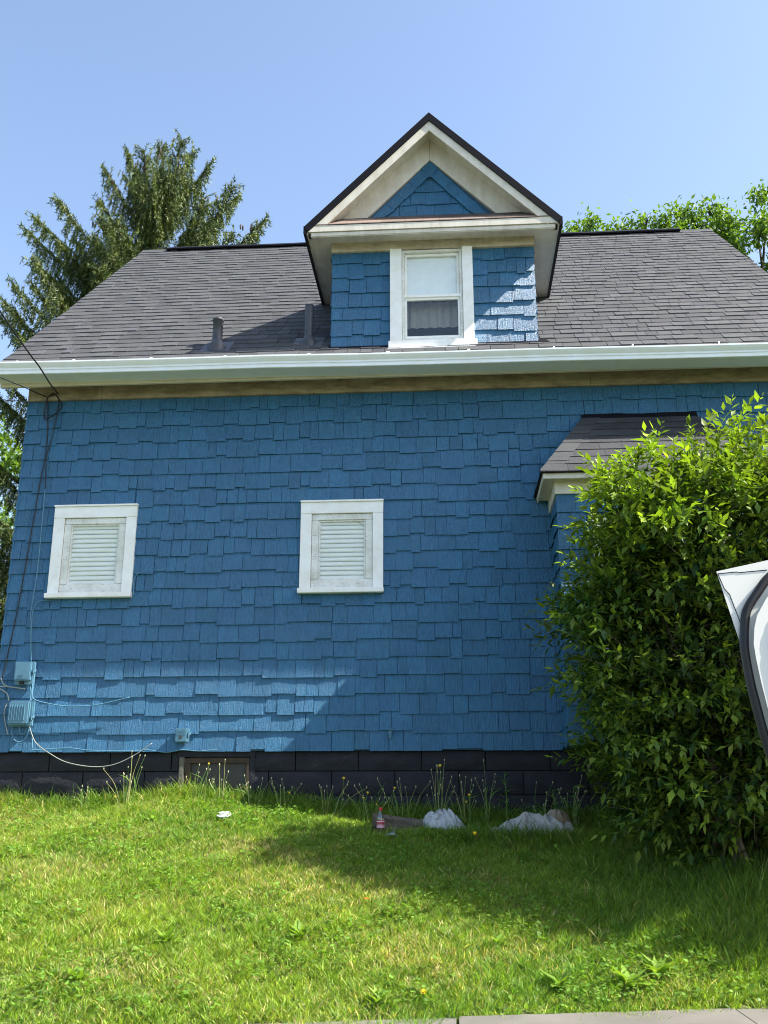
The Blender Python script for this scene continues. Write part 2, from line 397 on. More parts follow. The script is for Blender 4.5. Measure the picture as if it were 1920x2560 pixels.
# foundation of rock-faced blocks
mb = MB(); mb.box(XL + .03, XR - .03, .075, .3, .3, 1.6); found = mb.build('foundation', M['block'], house)
def rock_block(x0, x1, z0, z1, yf, parent):
    bm = bmesh.new(); nx, nz = 7, 4; g = .005; vs = []
    for j in range(nz):
        for i in range(nx):
            u, v = i / (nx - 1), j / (nz - 1); ed = (i in (0, nx - 1)) or (j in (0, nz - 1))
            y = yf if ed else yf - .010 - random.random() * .012
            vs.append(bm.verts.new((x0 + g + u * (x1 - x0 - 2 * g), y, z0 + g + v * (z1 - z0 - 2 * g))))
    for j in range(nz - 1):
        for i in range(nx - 1): bm.faces.new((vs[j*nx+i], vs[j*nx+i+1], vs[(j+1)*nx+i+1], vs[(j+1)*nx+i]))
    m = MB(); m.bm(bm); a, b, c, d = (x0 + g, z0 + g), (x1 - g, z0 + g), (x1 - g, z1 - g), (x0 + g, z1 - g)
    ring = [a, b, c, d]
    for k in range(4):
        p, q = ring[k], ring[(k + 1) % 4]; m.add([(p[0], yf, p[1]), (q[0], yf, q[1]), (q[0], .08, q[1]), (p[0], .08, p[1])], [(0, 1, 2, 3)])
    m.build('block', M['block'], parent, smooth=True)
BW = (-2.58, -1.915, 1.0, 1.566)
for r, (z0, z1) in enumerate(((1.415, 1.60), (1.2, 1.415), (.985, 1.2), (.77, .985))):
    x = XL + .03 - (.3 if r % 2 else 0.05)
    while x < XR - .03:
        w = .59; a, b_ = max(x, XL + .03), min(x + w, XR - .03)
        segs = [(a, b_)]
        if z1 > BW[2] + .02: segs = [s for s0, s1 in segs for s in ((s0, min(s1, BW[0])), (max(s0, BW[1]), s1)) if s[1] - s[0] > .03]
        if not (a > 1.6 and z1 < 1.3):
            for s0, s1 in segs: rock_block(s0, s1, z0, z1, .045, found)
        x += w
# basement window boarded up
bw = MB(); bw.box(BW[0] + .095, BW[1] - .012, .06, .07, 1.0, 1.545); bwin = bw.build('basement_window', M['wood'], house); tag(bwin, 'dark plywood board closing the basement window')
b = MB(); b.bevbox(BW[0] + .055, BW[0] + .11, .035, .058, 1.0, 1.53, .003); b.build('frame_side', M['woodframe'], bwin)
b = MB(); b.bevbox(BW[0] + .05, BW[1] - .01, .03, .058, 1.49, 1.535, .003); b.build('frame_head', M['woodframe'], bwin)
b = MB(); b.bevbox(BW[1] - .022, BW[1] + .002, .02, .058, 1.0, 1.535, .003); b.build('frame_side', M['woodframe'], bwin)
b = MB(); b.bevbox(BW[0] - .0, BW[0] + .05, .018, .058, 1.0, 1.55, .008); b.build('mortar_jamb', M['oldmortar'], bwin)
b = MB(); b.bevbox(BW[0] - .02, BW[1] + .06, .022, .06, 1.545, 1.60, .004); b.build('lintel', M['block'], bwin)
b = MB(); b.bevbox(BW[1] + .003, BW[1] + .06, .024, .07, .95, 1.544, .004); b.build('jamb_block', M['block'], bwin)

# small casement windows with blinds
def small_window(w, lab):
    x0, x1, z0, z1 = w; y = -.028
    sash = MB(); ix0, ix1, iz0, iz1 = x0 + .112, x1 - .106, z0 + .055, z1 - .132
    for a in ((ix0, ix1, iz1 - .062, iz1), (ix0, ix1, iz0, iz0 + .088), (ix0, ix0 + .068, iz0 + .088, iz1 - .062), (ix1 - .068, ix1, iz0 + .088, iz1 - .062)):
        sash.bevbox(a[0] + .001, a[1] - .001, -.012, .03, a[2] + .001, a[3] - .001, .003)
    s = sash.build('window', M['peel'], house); tag(s, lab)
    gx0, gx1, gz0, gz1 = ix0 + .068, ix1 - .068, iz0 + .088, iz1 - .062
    b = MB()
    for a in ((gx0, gx1, gz1 - .016, gz1), (gx0, gx1, gz0, gz0 + .014), (gx0, gx0 + .016, gz0 + .014, gz1 - .016), (gx1 - .016, gx1, gz0 + .014, gz1 - .016)): b.bevbox(a[0], a[1], .001, .028, a[2], a[3], .002)
    b.build('glazing_bead', M['peel'], s)
    b = MB(); b.bevbox(x0, x0 + .11, y, .012, z0 + .05, z1 - .13, .003); b.build('casing', M['white'], s)
    b = MB(); b.bevbox(x1 - .104, x1, y, .012, z0 + .05, z1 - .13, .003); b.build('casing', M['white'], s)
    b = MB(); b.bevbox(x0 - .001, x1 + .001, y - .002, .012, z1 - .129, z1 - .012, .003); b.build('head_casing', M['white'], s)
    b = MB(); b.bevbox(x0 - .004, x1 + .005, y - .016, .012, z1 - .0115, z1 + .007, .002); b.build('head_cap', M['white'], s)
    b = MB(); b.bevbox(x0 - .014, x1 + .006, y - .034, .012, z0, z0 + .049, .004); b.build('sill', M['white'], s)
    b = MB(); b.box(gx0, gx1, .010, .013, gz0, gz1); b.build('pane', M['glass'], s)
    n = 13; h = (gz1 - gz0) / n
    for i in range(n):
        zc = gz0 + (i + .5) * h; b = MB(); sag = random.uniform(-.002, .002)
        b.add([(gx0 - .01, .0235, zc - h * .485 + sag), (gx1 + .01, .0235, zc - h * .485 - sag), (gx1 + .01, .025, zc + .05 * h), (gx0 - .01, .025, zc + .05 * h), (gx1 + .01, .034, zc + h * .50), (gx0 - .01, .034, zc + h * .50),
               (gx0 - .01, .0265, zc - h * .495 + sag), (gx1 + .01, .0265, zc - h * .495 - sag)],
              [(0, 1, 2, 3), (3, 2, 4, 5), (6, 7, 1, 0)])
        b.build('blind_slat', M['blind'], s, True)
    for fx in (.27, .8):
        b = MB(); b.tube([(gx0 + fx * (gx1 - gx0), .0185, gz0), (gx0 + fx * (gx1 - gx0), .0185, gz1)], .0014, 4); b.build('blind_cord', M['blind'], s)
    b = MB(); b.box(gx0 - .06, gx1 + .06, .1, .11, gz0 - .06, gz1 + .06); b.build('room_shade', M['screen'], s)
    return s
w1 = small_window(WIN[0], 'white framed window with flaking sill rail, near the house corner')
w2 = small_window(WIN[1], 'white framed window with blinds, below the dormer')
b = MB(); b.tube([(-.95, .009, 3.83), (-.9, .009, 3.815), (-.855, .009, 3.775), (-.83, .009, 3.735)], .0012, 4); b.build('glass_crack', M['dark'], w2)

# eave: frieze boards, soffit, fascia, gutter
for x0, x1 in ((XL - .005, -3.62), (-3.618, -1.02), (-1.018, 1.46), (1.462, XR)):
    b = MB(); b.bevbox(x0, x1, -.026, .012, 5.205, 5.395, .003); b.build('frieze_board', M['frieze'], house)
b = MB(); b.box(RL + .02, RR - .02, -.40, .0, 5.388, 5.396); b.build('soffit', M['soffit'], house)
b = MB(); b.box(RL + .02, RR - .02, -.245, -.215, 5.27, 5.387); b.build('fascia_board', M['soffit'], house)
prof = [(-.250, 5.285), (-.468, 5.285), (-.474, 5.290), (-.474, 5.302), (-.466, 5.308), (-.462, 5.318), (-.468, 5.328), (-.474, 5.333), (-.474, 5.345), (-.470, 5.350), (-.480, 5.362),
        (-.492, 5.378), (-.500, 5.392), (-.503, 5.398), (-.503, 5.412), (-.498, 5.415), (-.488, 5.413), (-.488, 5.400), (-.470, 5.345), (-.462, 5.296), (-.256, 5.296), (-.256, 5.41), (-.250, 5.41)]
b = MB(); n = len(prof)
gxs = np.linspace(RL - .06, RR + .03, 10)
vs = [(x, p[0] + .004 * math.sin(k * 1.7), p[1] + .003 * math.sin(k * 2.3 + 1) + (x + .3) * -.0055) for k, x in enumerate(gxs) for p in prof]
fs = [(k*n+i, k*n+(i+1) % n, (k+1)*n+(i+1) % n, (k+1)*n+i) for k in range(len(gxs) - 1) for i in range(n)] + [tuple(range(n)), tuple(range((len(gxs)-1)*n, len(gxs)*n))]
b.add(vs, fs); gutter = b.build('gutter', M['gutter'], house)
for sx in (-4.434, -3.84, -3.035, -2.274, -1.421, -.62, .19, 1.032, 1.806, 2.644, 3.4):
    b = MB(); z = 5.405 - (sx + .3) * .0055
    b.tube([(sx, -.485, z + .012), (sx + .008, -.45, z + .012), (sx + .02, -.43, z + .026), (sx + .03, -.395, z + .062), (sx + .046, -.34, roof_z(-.34) + .022)], [.0055, .006, .0065, .007, .008], 5); b.build('gutter_strap', M['gutter'], gutter)

# roof deck, rakes, shingles
mb = MB()
mb.prism([(RL + .015, YE + .03, roof_z(YE + .03) - .02), (RR - .015, YE + .03, roof_z(YE + .03) - .02), (RR - .015, YR, ZR - .02), (RL + .015, YR, ZR - .02)], (0, .04, -.05))
mb.prism([(RL + .015, 2 * YR - YE, roof_z(YE)), (RR - .015, 2 * YR - YE, roof_z(YE)), (RR - .015, YR, ZR - .02), (RL + .015, YR, ZR - .02)], (0, -.04, -.05))
roof = mb.build('roof', M['shingle'], house)
for x0, x1, nm in ((RL, RL + .025, 'rake_board'), (RR - .025, RR, 'rake_board')):
    b = MB(); b.prism([(x0, YE, roof_z(YE) - .02), (x0, YR, ZR - .02), (x0, YR, ZR - .18), (x0, YE, roof_z(YE) - .14)], (x1 - x0, 0, 0)); b.build(nm, M['trim'], roof)
for x0, x1 in ((RL + .025, XL - .018), (XR + .012, RR - .025)):
    b = MB(); b.prism([(x0, -.2, roof_z(-.2) - .13), (x0, YR, ZR - .15), (x1, YR, ZR - .15), (x1, -.2, roof_z(-.2) - .13)], (0, 0, .02)); b.build('rake_soffit', M['soffit'], roof)
DX0, DX1, DY = -1.185, .935, -.15            # dormer wall
EX = .158 / math.hypot(1, SL)
rs = random.Random(5); tabs = []
nrow = int((YR - YE) / EX) + 1
for r in range(nrow):
    y0 = YE + r * EX - .004; y1 = min(y0 + EX + .03, YR + .005); x = RL - rs.random() * .3
    while x < RR:
        w = rs.choice([.11, .14, .17, .20, .25]) * rs.uniform(.9, 1.1); a, b_ = max(x, RL - .006), min(x + w, RR + .006); x += w
        if b_ - a < .02: continue
        if a > DX0 + .06 and b_ < DX1 - .06 and y0 > DY + .08 and roof_z(y0) < 6.9: continue
        if y0 > DY and a > -1.0 and b_ < .75 and roof_z(y1) < 8.0: continue
        tabs.append((a, b_, y0, y1, rs.random()))
def add_tab(mb, t):
    a, b_, y0, y1, q = t; v = .8 + .42 * q; mb.cur = (v, v * random.uniform(.98, 1.02), v * random.uniform(.97, 1.05))
    up = .0115 if q > .5 else .008; up *= random.uniform(.85, 1.2); j = random.uniform(-.004, .004)
    z0, z1 = roof_z(y0 + j), roof_z(y1); nx = .0026
    mb.add([(a + nx, y0 + j, z0 - .012), (b_ - nx, y0 + j, z0 - .012), (b_ - nx, y0 + j - up * .68, z0 + up), (a + nx, y0 + j - up * .68, z0 + up), (a + nx, y1, z1 + .001), (b_ - nx, y1, z1 + .001)],
           [(0, 1, 2, 3), (3, 2, 5, 4), (0, 3, 4), (1, 5, 2)])
def tab_area(t):
    d = 9.5 + t[2]; a = (t[1] - t[0]) / d ** 2
    if DX0 - .1 < t[0] and t[1] < DX1 + .1 and t[2] > DY: a *= .01
    if t[0] > 2.9 and t[2] < 1: a *= .1
    return a
tabs.sort(key=tab_area, reverse=True)
for t in tabs[:300]:
    m = MB(); add_tab(m, t); m.build('roof_shingle', M['shingle'], roof)
m = MB()
for t in tabs[300:]: add_tab(m, t)
tag(m.build('roof_shingle', M['shingle'], roof), kind='stuff')
b = MB()
for x0, x1 in ((-4.24, 3.5),):
    k = 24; pts = [(x0 + (x1 - x0) * i / k, random.uniform(-.004, .004)) for i in range(k + 1)]
    vs = [(x, YR + dy, ZR + dz + j) for x, j in pts for dy, dz in ((-.13, -.075), (-.14, -.055), (0, .05), (.14, -.055), (.13, -.075))]
    fs = [(i*5+q, i*5+q+1, (i+1)*5+q+1, (i+1)*5+q) for i in range(k) for q in range(4)] + [(0, 1, 2, 3, 4), tuple(range(k*5, k*5+5))]
    b.add(vs, fs)
b.build('ridge_vent', M['black'], roof)
for x0, x1 in ((RL - .005, -4.23), (3.49, RR + .005)):
    b = MB(); b.cur = (.9, .9, .9); b.prism([(x0, YR - .14, ZR - .12), (x0, YR, ZR + .018), (x0, YR + .14, ZR - .12), (x0, YR, ZR - .03)], (x1 - x0, 0, 0)); b.build('ridge_cap', M['shingle'], roof)

# vent pipes
def vent(x, y, h, r, lip, lab):
    z = roof_z(y); b = MB()
    pr = [(r, -.1), (r, h * .4), (r, h - .03)] + ([(r * 1.12, h - .028), (r * 1.12, h)] if lip else [(r, h)]) + [(r * .82, h), (r * .8, h - .15)]
    b.lathe((x, y, z), pr, 22); p = b.build('vent_pipe', M['pipe'], house, True); tag(p, lab)
    b = MB(); b.lathe((x, y, z), [(r * 2.0, -.10), (r * 1.95, -.005), (r * 1.75, .02), (r * 1.2, .055), (r * 1.02, .075)], 22); b.build('boot', M['pipe'], p, True)
    b = MB(); q = .155; b.prism([(x - q, y - q * .8, roof_z(y - q * .8) + .015), (x + q, y - q * .8, roof_z(y - q * .8) + .015), (x + q, y + q * .8, roof_z(y + q * .8) + .012), (x - q, y + q * .8, roof_z(y + q * .8) + .012)], (0, 0, -.01)); b.build('flashing', M['pipe'], p)
vent(-2.415, -.045, .335, .053, True, 'short grey vent pipe standing in the sun')
vent(-1.445, .0, .44, .047, False, 'taller grey vent pipe in the shade of the dormer')

# ---------------------------------------------------------------- dormer
PKX = -.135; DF = -.40                         # peak x, front plane of the overhang
EXL, EXR, EZ = -1.447, 1.208, 6.93             # eave edges (outer) and their height
PKZ = 8.272
mb = MB()
for x0, x1 in ((DX0, -.50), (.23, DX1)): mb.box(x0, x1, DY + .012, DY + .1, 5.45, 7.0)
mb.box(-.50, .23, DY + .012, DY + .1, 5.45, 5.65); mb.box(-.50, .23, DY + .012, DY + .1, 6.72, 7.0)
mb.prism([(DX0, DY + .013, 7.0), (DX1, DY + .013, 7.0), (PKX, DY + .013, 8.06)], (0, .08, 0))
for x0, x1 in ((DX0, DX0 + .05), (DX1 - .05, DX1)): mb.prism([(x0, DY + .1, 5.6), (x0, DY + .1, 7.0), (x0, 1.5, 7.0)], (x1 - x0, 0, 0))
dormer = mb.build('dormer', M['backing'], house); tag(dormer, 'gabled roof dormer clad in blue shakes')
rnd = random.Random(21)
for xa, xb in ((DX0 - .006, -.545), (.285, DX1 + .006)):
    for (x0, x1, z0, z1, r) in courses(xa, xb, 5.625, 6.79, 7, rnd):
        z0b = z0
        m = MB(); add_shake(m, x0, x1, z0b, z1, DY + .012, .017, .005); m.build('shake', M['shake'], dormer)
for sgn, xw in ((-1, DX0), (1, DX1)):                 # dormer flanks, laid out along y
    m = MB()
    for (a_, c_, z0, z1, r) in courses(0, 1.5, 5.625, 6.85, 7, rnd):
        if roof_z(DY + a_) > z1 - .02: continue
        t = MB(); add_shake(t, a_, c_, z0, z1, 0); m.cur = t.c[0]; m.add([(xw - sgn * (v[1] + .001), DY + .012 + v[0], v[2]) for v in t.v], t.f)
    tag(m.build('side_shake', M['shake'], dormer), kind='stuff')
# gable triangle shakes: three level courses and a raking border
TL, TR, TB, TT = -.765, .462, 7.18, 7.86
def tri_x(z, side): f = (z - TB) / (TT - TB); return (TL + (PKX - TL) * f) if side < 0 else (TR + (PKX - TR) * f)
sx0 = TL
for r, (z0, z1) in enumerate(((7.16, 7.345), (7.32, 7.50), (7.475, 7.62))):
    xa, xb = tri_x(z0 + .09, -1) + .04, tri_x(z0 + .09, 1) - .04; x = xa
    while x < xb - .02:
        x1 = min(x + rnd.uniform(.11, .2), xb)
        if xb - x1 < .05: x1 = xb
        m = MB(); add_shake(m, x, x1, z0 + rnd.uniform(-.006, .008), z1, DY + .012, .014, .008); m.build('shake', M['shake'], dormer); x = x1
for side in (-1, 1):
    A = Vector((TL if side < 0 else TR, 0, TB)); B = Vector((PKX, 0, TT)); d = (B - A).normalized(); L_ = (B - A).length
    nrm = Vector((-side * d.z, 0, side * d.x)) if False else Vector((d.z, 0, -d.x)) * (1 if side < 0 else -1)
    t = 0.0
    while t < L_ - .01:
        t1 = min(t + rnd.uniform(.15, .22), L_)
        if L_ - t1 < .06: t1 = L_
        m = MB(); m.cur = shake_tint(); wd = .125 + rnd.uniform(-.01, .01); y0 = DY - .006
        p = [A + d * t, A + d * (t1 - .003), A + d * (t1 - .003) + nrm * wd, A + d * t + nrm * wd]
        if side > 0: p = p[::-1]
        fr = [Vector((q.x, y0 - (.013 if i in ((2, 3) if side < 0 else (0, 1)) else 0.003), max(q.z, 7.15))) for i, q in enumerate(p)]
        m.add(fr + [Vector((q.x, DY + .012, q.z)) for q in fr], [(0, 1, 2, 3), (0, 4, 5, 1), (1, 5, 6, 2), (2, 6, 7, 3), (3, 7, 4, 0)])
        m.build('shake', M['shake'], dormer); t = t1
# dormer frieze under the pent, gable trim boards
b = MB(); b.bevbox(DX0 - .012, DX1 + .012, DY - .03, DY + .012, 6.762, 6.872, .003); b.build('frieze_board', M['frieze2'], dormer)
dl = (Vector((PKX, 0, PKZ)) - Vector((EXL, 0, EZ))).normalized(); dr = (Vector((PKX, 0, PKZ)) - Vector((EXR, 0, EZ))).normalized()
def along(side, off, z):    # x on the line parallel to the rake, lowered by off, at height z
    ex = EXL if side < 0 else EXR; return ex + (PKX - ex) * (z - EZ + off) / (PKZ - EZ)
for side in (-1, 1):
    o0, o1 = .14, .412; zb = 7.165
    zs = [zb, 7.40, 7.402, 8.0]
    pts = [(along(side, o0, zb), zb), (along(side, o1, zb), zb), (PKX + side * .0015, PKZ - o1), (PKX + side * .0015, PKZ - o0)]
    b = MB(); b.prism([(x, DY - .03, z) for x, z in pts], (0, .042, 0)); b.build('gable_trim', M['trim'], dormer)
# rakes: roof slabs of the dormer, drip edge, bargeboard, soffits
def yback(z): return (z - 5.37) / SL - .45
for side in (-1, 1):
    ex = EXL if side < 0 else EXR; pk = Vector((PKX, 0, PKZ)); ev = Vector((ex, 0, EZ)); d = (pk - ev).normalized()
    nr = Vector((-d.z, 0, d.x)) if side < 0 else Vector((d.z, 0, -d.x))
    def quad(off0, off1, y0, extra=0.0):
        a = ev + nr * off0 - d * extra; c = pk + Vector((0, 0, off0 / abs(nr.z))); c2 = pk + Vector((0, 0, off1 / abs(nr.z))); a2 = ev + nr * off1 - d * extra
        return [Vector((q.x, y0, q.z)) for q in (a, c, c2, a2)]
    # deck running back to the main roof
    b = MB(); f = quad(-.02, .0, DF + .012); bk = [Vector((q.x, yback(q.z) + .05, q.z)) for q in f]
    b.add(f + bk, [(0, 1, 2, 3), (7, 6, 5, 4), (0, 4, 5, 1), (3, 2, 6, 7), (0, 3, 7, 4), (1, 5, 6, 2)]); deck = b.build('roof_deck', M['shingle'], dormer)
    rt = random.Random(31 + side); L_ = (pk - ev).length; ns = 12; m = MB()
    for i in range(ns):
        t0 = i * L_ / ns - .012; t1 = (i + 1) * L_ / ns + .01; y = DF - .003
        a = ev + d * t0; c = ev + d * min(t1, L_); yb = yback(a.z) + .1
        while y < yb:
            y2 = min(y + rt.uniform(.2, .34), yb); v = .78 + .35 * rt.random(); m.cur = (v, v, v * 1.02); up = rt.uniform(.012, .018)
            q = [a + nr * .001, a + nr * up, c + nr * .006, c + nr * .001]
            m.add([(p.x, y + .001, p.z) for p in q] + [(p.x, y2 - .001, p.z) for p in q], [(0, 1, 2, 3), (7, 6, 5, 4), (0, 4, 5, 1), (1, 5, 6, 2)]); y = y2
    tag(m.build('roof_shingle', M['shingle'], dormer), kind='stuff')
    b = MB(); q = quad(-.058, .013, DF - .018, .014); b.prism(q, (0, .014, 0)); b.build('drip_edge', M['black'], dormer)
    b = MB(); q = quad(-.14, -.0585, DF - .002); q[0] += d * .055; q[3] += d * .01; b.prism(q, (0, .022, 0)); b.build('bargeboard', M['trim'], dormer)
    b = MB(); f = quad(-.105, -.098, DF + .021); f[0] += d * .03; f[3] += d * .03; b.prism(f, (0, DY - DF - .02, 0)); b.build('rake_soffit', M['trim'], dormer)
    # side eave: black drip edge, soffit, fascia running back
    yb = yback(EZ); b = MB()
    b.prism([(ex + side * .02, DF - .016, EZ - .075), (ex + side * .02, DF - .016, EZ + .008), (ex - side * .012, DF - .016, EZ + .012), (ex - side * .012, DF - .016, EZ - .088)], (0, yb - DF + .02, 0)); b.build('eave_drip_edge', M['black'], dormer)
    b = MB(); b.prism([(ex - side * .0125, DF + .02, EZ - .075), (ex - side * .0125, DF + .02, EZ + .0), (ex - side * .026, DF + .02, EZ + .0), (ex - side * .026, DF + .02, EZ - .075)], (0, yb - DF, 0)); b.build('eave_fascia', M['trim'], dormer)
    wx = DX0 - .013 if side < 0 else DX1 + .013
    b = MB(); b.box(min(ex - side * .026, wx), max(ex - side * .026, wx), DF + .12, yb + .1, EZ - .068, EZ - .06); b.build('eave_soffit', M['trim'], dormer)
# pent roof over the window
PZ = 6.945
b = MB(); b.prism([(EXL + .03, DF - .004, PZ - .07), (EXL + .03, DF - .004, PZ), (EXL + .03, DF + .03, PZ + .008), (EXL + .03, DF + .03, PZ - .07)], (EXR - EXL - .06, 0, 0)); b.build('pent_fascia', M['trim'], dormer)
b = MB(); b.bevbox(EXL + .055, EXR - .055, DF + .008, DF + .04, PZ - .125, PZ - .071, .008); b.build('pent_moulding', M['trim'], dormer)
b = MB(); b.prism([(EXL + .06, DF + .041, PZ - .12), (EXR - .06, DF + .041, PZ - .12), (DX1 + .01, DY - .03, 6.868), (DX0 - .01, DY - .03, 6.868)], (0, 0, .012)); b.build('pent_soffit', M['trim'], dormer)
b = MB(); b.prism([(EXL + .04, DF + .004, PZ + .004), (EXR - .04, DF + .004, PZ + .004), (EXR - .30, DY + .01, 7.185), (EXL + .30, DY + .01, 7.185)], (0, .01, -.03)); b.build('pent_deck', M['dark'], dormer)
for r in range(2):
    x = EXL + .045 + r * .12; xe = EXR - .045 - r * .12
    while x < xe - .02:
        x1 = min(x + rnd.uniform(.16, .27), xe); f0, f1 = (0, .62) if r == 0 else (.5, 1.0)
        y0, y1 = DF - .008 + f0 * (DY - DF), DF + f1 * (DY - DF); z0, z1 = PZ + .008 + f0 * .235, PZ + .004 + f1 * .235
        t = rnd.random(); m = MB(); m.cur = (.17 + .06 * t, .125 + .05 * t, .10 + .05 * t) if r == 0 else (.07 + .03 * t, .055 + .03 * t, .05 + .03 * t)
        m.prism([(x + .001, y0, z0 + .008), (x1 - .001, y0, z0 + .008), (x1 - .001, y1, z1 + .006), (x + .001, y1, z1 + .006)], (0, 0, -.009)); m.build('pent_shingle', M['pentsh'], dormer); x = x1
# apron flashing at the foot of the dormer
b = MB(); b.prism([(DX0 - .03, DY - .035, roof_z(DY - .035) + .016), (DX1 + .12, DY - .035, roof_z(DY - .035) + .016), (DX1 + .06, DY + .1, roof_z(DY + .1) + .016), (DX0 - .03, DY + .1, roof_z(DY + .1) + .016)], (0, 0, -.012)); b.build('apron_flashing', M['black'], dormer)

# dormer window: casings, double hung sashes, shade and screen
yw = DY - .02
b = MB(); WX0, WX1, WZ0, WZ1 = -.447, .184, 5.69, 6.755
for a in ((WX0, WX1, WZ1 - .03, WZ1), (WX0, WX1, WZ0, WZ0 + .03), (WX0, WX0 + .028, WZ0 + .03, WZ1 - .03), (WX1 - .028, WX1, WZ0 + .03, WZ1 - .03)): b.bevbox(a[0], a[1], yw - .004, yw + .08, a[2], a[3], .003)
dw = b.build('dormer_window', M['peel'], house); tag(dw, 'white double hung window in the dormer, shade drawn in the upper sash')
b = MB(); b.bevbox(-.572, -.449, yw - .024, DY + .012, 5.655, 6.768, .003); b.build('casing', M['white'], dw)
b = MB(); b.bevbox(.186, .296, yw - .024, DY + .012, 5.655, 6.768, .003); b.build('casing', M['white'], dw)
b = MB(); b.bevbox(-.59, .322, yw - .036, DY + .012, 5.604, 5.6885, .004); b.build('sill', M['white'], dw)
b = MB(); b.prism([(-.60 + .1 * i, yw - .045, 5.606 + random.uniform(-.006, .004)) for i in range(10)] + [(.31 - .1 * i, yw - .045, 5.59 + random.uniform(-.006, .004)) for i in range(10)], (0, .006, 0)); b.build('sill_flashing', M['white'], dw)
ux0, ux1 = WX0 + .029, WX1 - .029
def sash(x0, x1, z0, z1, y, nm, bt, tp, sd):
    b = MB()
    for a in ((x0, x1, z1 - tp, z1), (x0, x1, z0, z0 + bt), (x0, x0 + sd, z0 + bt, z1 - tp), (x1 - sd, x1, z0 + bt, z1 - tp)): b.bevbox(a[0], a[1], y, y + .026, a[2], a[3], .003)
    s = b.build(nm, M['white'], dw); return s
sash(ux0, ux1, 6.20, 6.724, yw + .028, 'upper_sash', .03, .03, .026)
sash(ux0, ux1, 5.721, 6.195, yw + .008, 'lower_sash', .032, .03, .022)
b = MB(); b.bevbox(WX0 + .012, WX1 - .012, yw - .006, yw + .03, 6.192, 6.222, .003); b.build('meeting_rail', M['white'], dw)
b = MB(); b.box(ux0 + .026, ux1 - .026, yw + .042, yw + .045, 6.23, 6.694); b.build('pane', M['glass'], dw)
b = MB(); b.box(ux0 + .022, ux1 - .022, yw + .022, yw + .025, 5.753, 6.165); b.build('pane', M['glass'], dw)
b = MB(); b.box(ux0 - .0, ux1 + .0, yw + .06, yw + .063, 6.18, 6.73); b.build('roller_shade', M['shade'], dw)
b = MB(); k = 20; vs = []
for i in range(k + 1):
    x = ux0 + (ux1 - ux0) * i / k; y = yw + .16 + .012 * math.sin(i * 1.9); vs += [(x, y, 5.92), (x, y, 6.22)]
b.add(vs, [(2*i, 2*i+2, 2*i+3, 2*i+1) for i in range(k)]); b.build('curtain', M['screen'], dw)
b = MB(); b.box(ux0 - .1, ux1 + .1, yw + .5, yw + .52, 5.6, 6.8); b.build('room_back', M['dark'], dw)
b = MB(); b.box(WX0 + .02, WX1 - .02, yw + .09, yw + .5, 5.66, 5.68); b.build('room_floor', M['dark'], dw)

# ---------------------------------------------------------------- bay window
bx0, bx1, by = BAY[0], BAY[1], -.62; bzb, bzt = 1.592, 3.99
mb = MB(); mb.box(bx0 + .014, bx0 + .1, by + .014, .01, bzb, bzt); mb.box(bx1 - .1, bx1 - .014, by + .014, .01, bzb, bzt)
mb.box(bx0 + .1, 1.30, by + .014, by + .09, bzb, bzt); mb.box(2.55, bx1 - .1, by + .014, by + .09, bzb, bzt); mb.box(1.30, 2.55, by + .014, by + .09, bzb, 2.25); mb.box(1.30, 2.55, by + .014, by + .09, 3.62, bzt)
bay = mb.build('bay', M['backing'], house); tag(bay, 'box bay clad in blue shakes behind the shrub')
rnd = random.Random(9)
for (x0, x1, z0, z1, r) in courses(bx0, bx1, bzb, 3.87, 13, rnd):
    for q in clip_rect((x0, x1, z0, z1), (1.25, 2.6, 2.2, 3.68)):
        m = MB(); add_shake(m, *q, by + .012); m.build('shake', M['shake'], bay)
m = MB()
for (x0, x1, z0, z1, r) in courses(0, .61, bzb, 3.87, 13, rnd):           # left flank, laid out along y
    t = MB(); add_shake(t, x0, x1, z0, z1, 0)
    m.cur = t.c[0]; m.add([(bx0 + .012 + v[1], -v[0] - .005, v[2]) for v in t.v], t.f)
tag(m.build('side_shake', M['shake'], bay), kind='stuff')
b = MB(); b.bevbox(bx0 - .01, bx1 + .01, by - .012, by + .013, 3.86, 4.0, .003); b.build('frieze_board', M['trim'], bay)
b = MB(); b.bevbox(bx0 - .01, bx0 + .0135, by + .0135, -.006, 3.86, 4.0, .003); b.build('frieze_board', M['trim'], bay)
ez = 4.0; ex0, ex1, ey = .865, 2.98, -.75
b = MB(); b.box(ex0 + .02, ex1 - .02, ey + .02, -.006, ez - .008, ez); b.build('bay_soffit', M['trim'], bay)
b = MB(); b.bevbox(ex0, ex1, ey, ey + .022, ez - .03, ez + .026, .003); b.build('bay_fascia', M['trim'], bay)
b = MB(); b.bevbox(ex0, ex0 + .022, ey + .0225, -.006, ez - .03, ez + .026, .003); b.build('bay_fascia', M['trim'], bay)
tx0, tx1, tz = 1.374, 2.472, 4.86
E0, E1, E2, E3 = Vector((ex0 - .02, -.004, ez + .03)), Vector((ex0 - .02, ey - .02, ez + .03)), Vector((ex1 + .02, ey - .02, ez + .03)), Vector((ex1 + .02, -.004, ez + .03))
T0, T1 = Vector((tx0, -.004, tz)), Vector((tx1, -.004, tz))
b = MB(); b.add([E0, E1, E2, E3, T0, T1], [(0, 1, 4), (1, 2, 5, 4), (2, 3, 5), (0, 3, 2, 1), (0, 4, 5, 3)]); broof = b.build('bay_roof', M['shingle'], bay)
b = MB(); b.tube([E0 + Vector((0, 0, .004)), E1, E2, E3], .012, 6); b.build('bay_drip_edge', M['black'], bay)
rt = random.Random(13); nr = 8
nrm = (E2 - E1).cross(T0 - E1).normalized(); nrm = nrm if nrm.z > 0 else -nrm
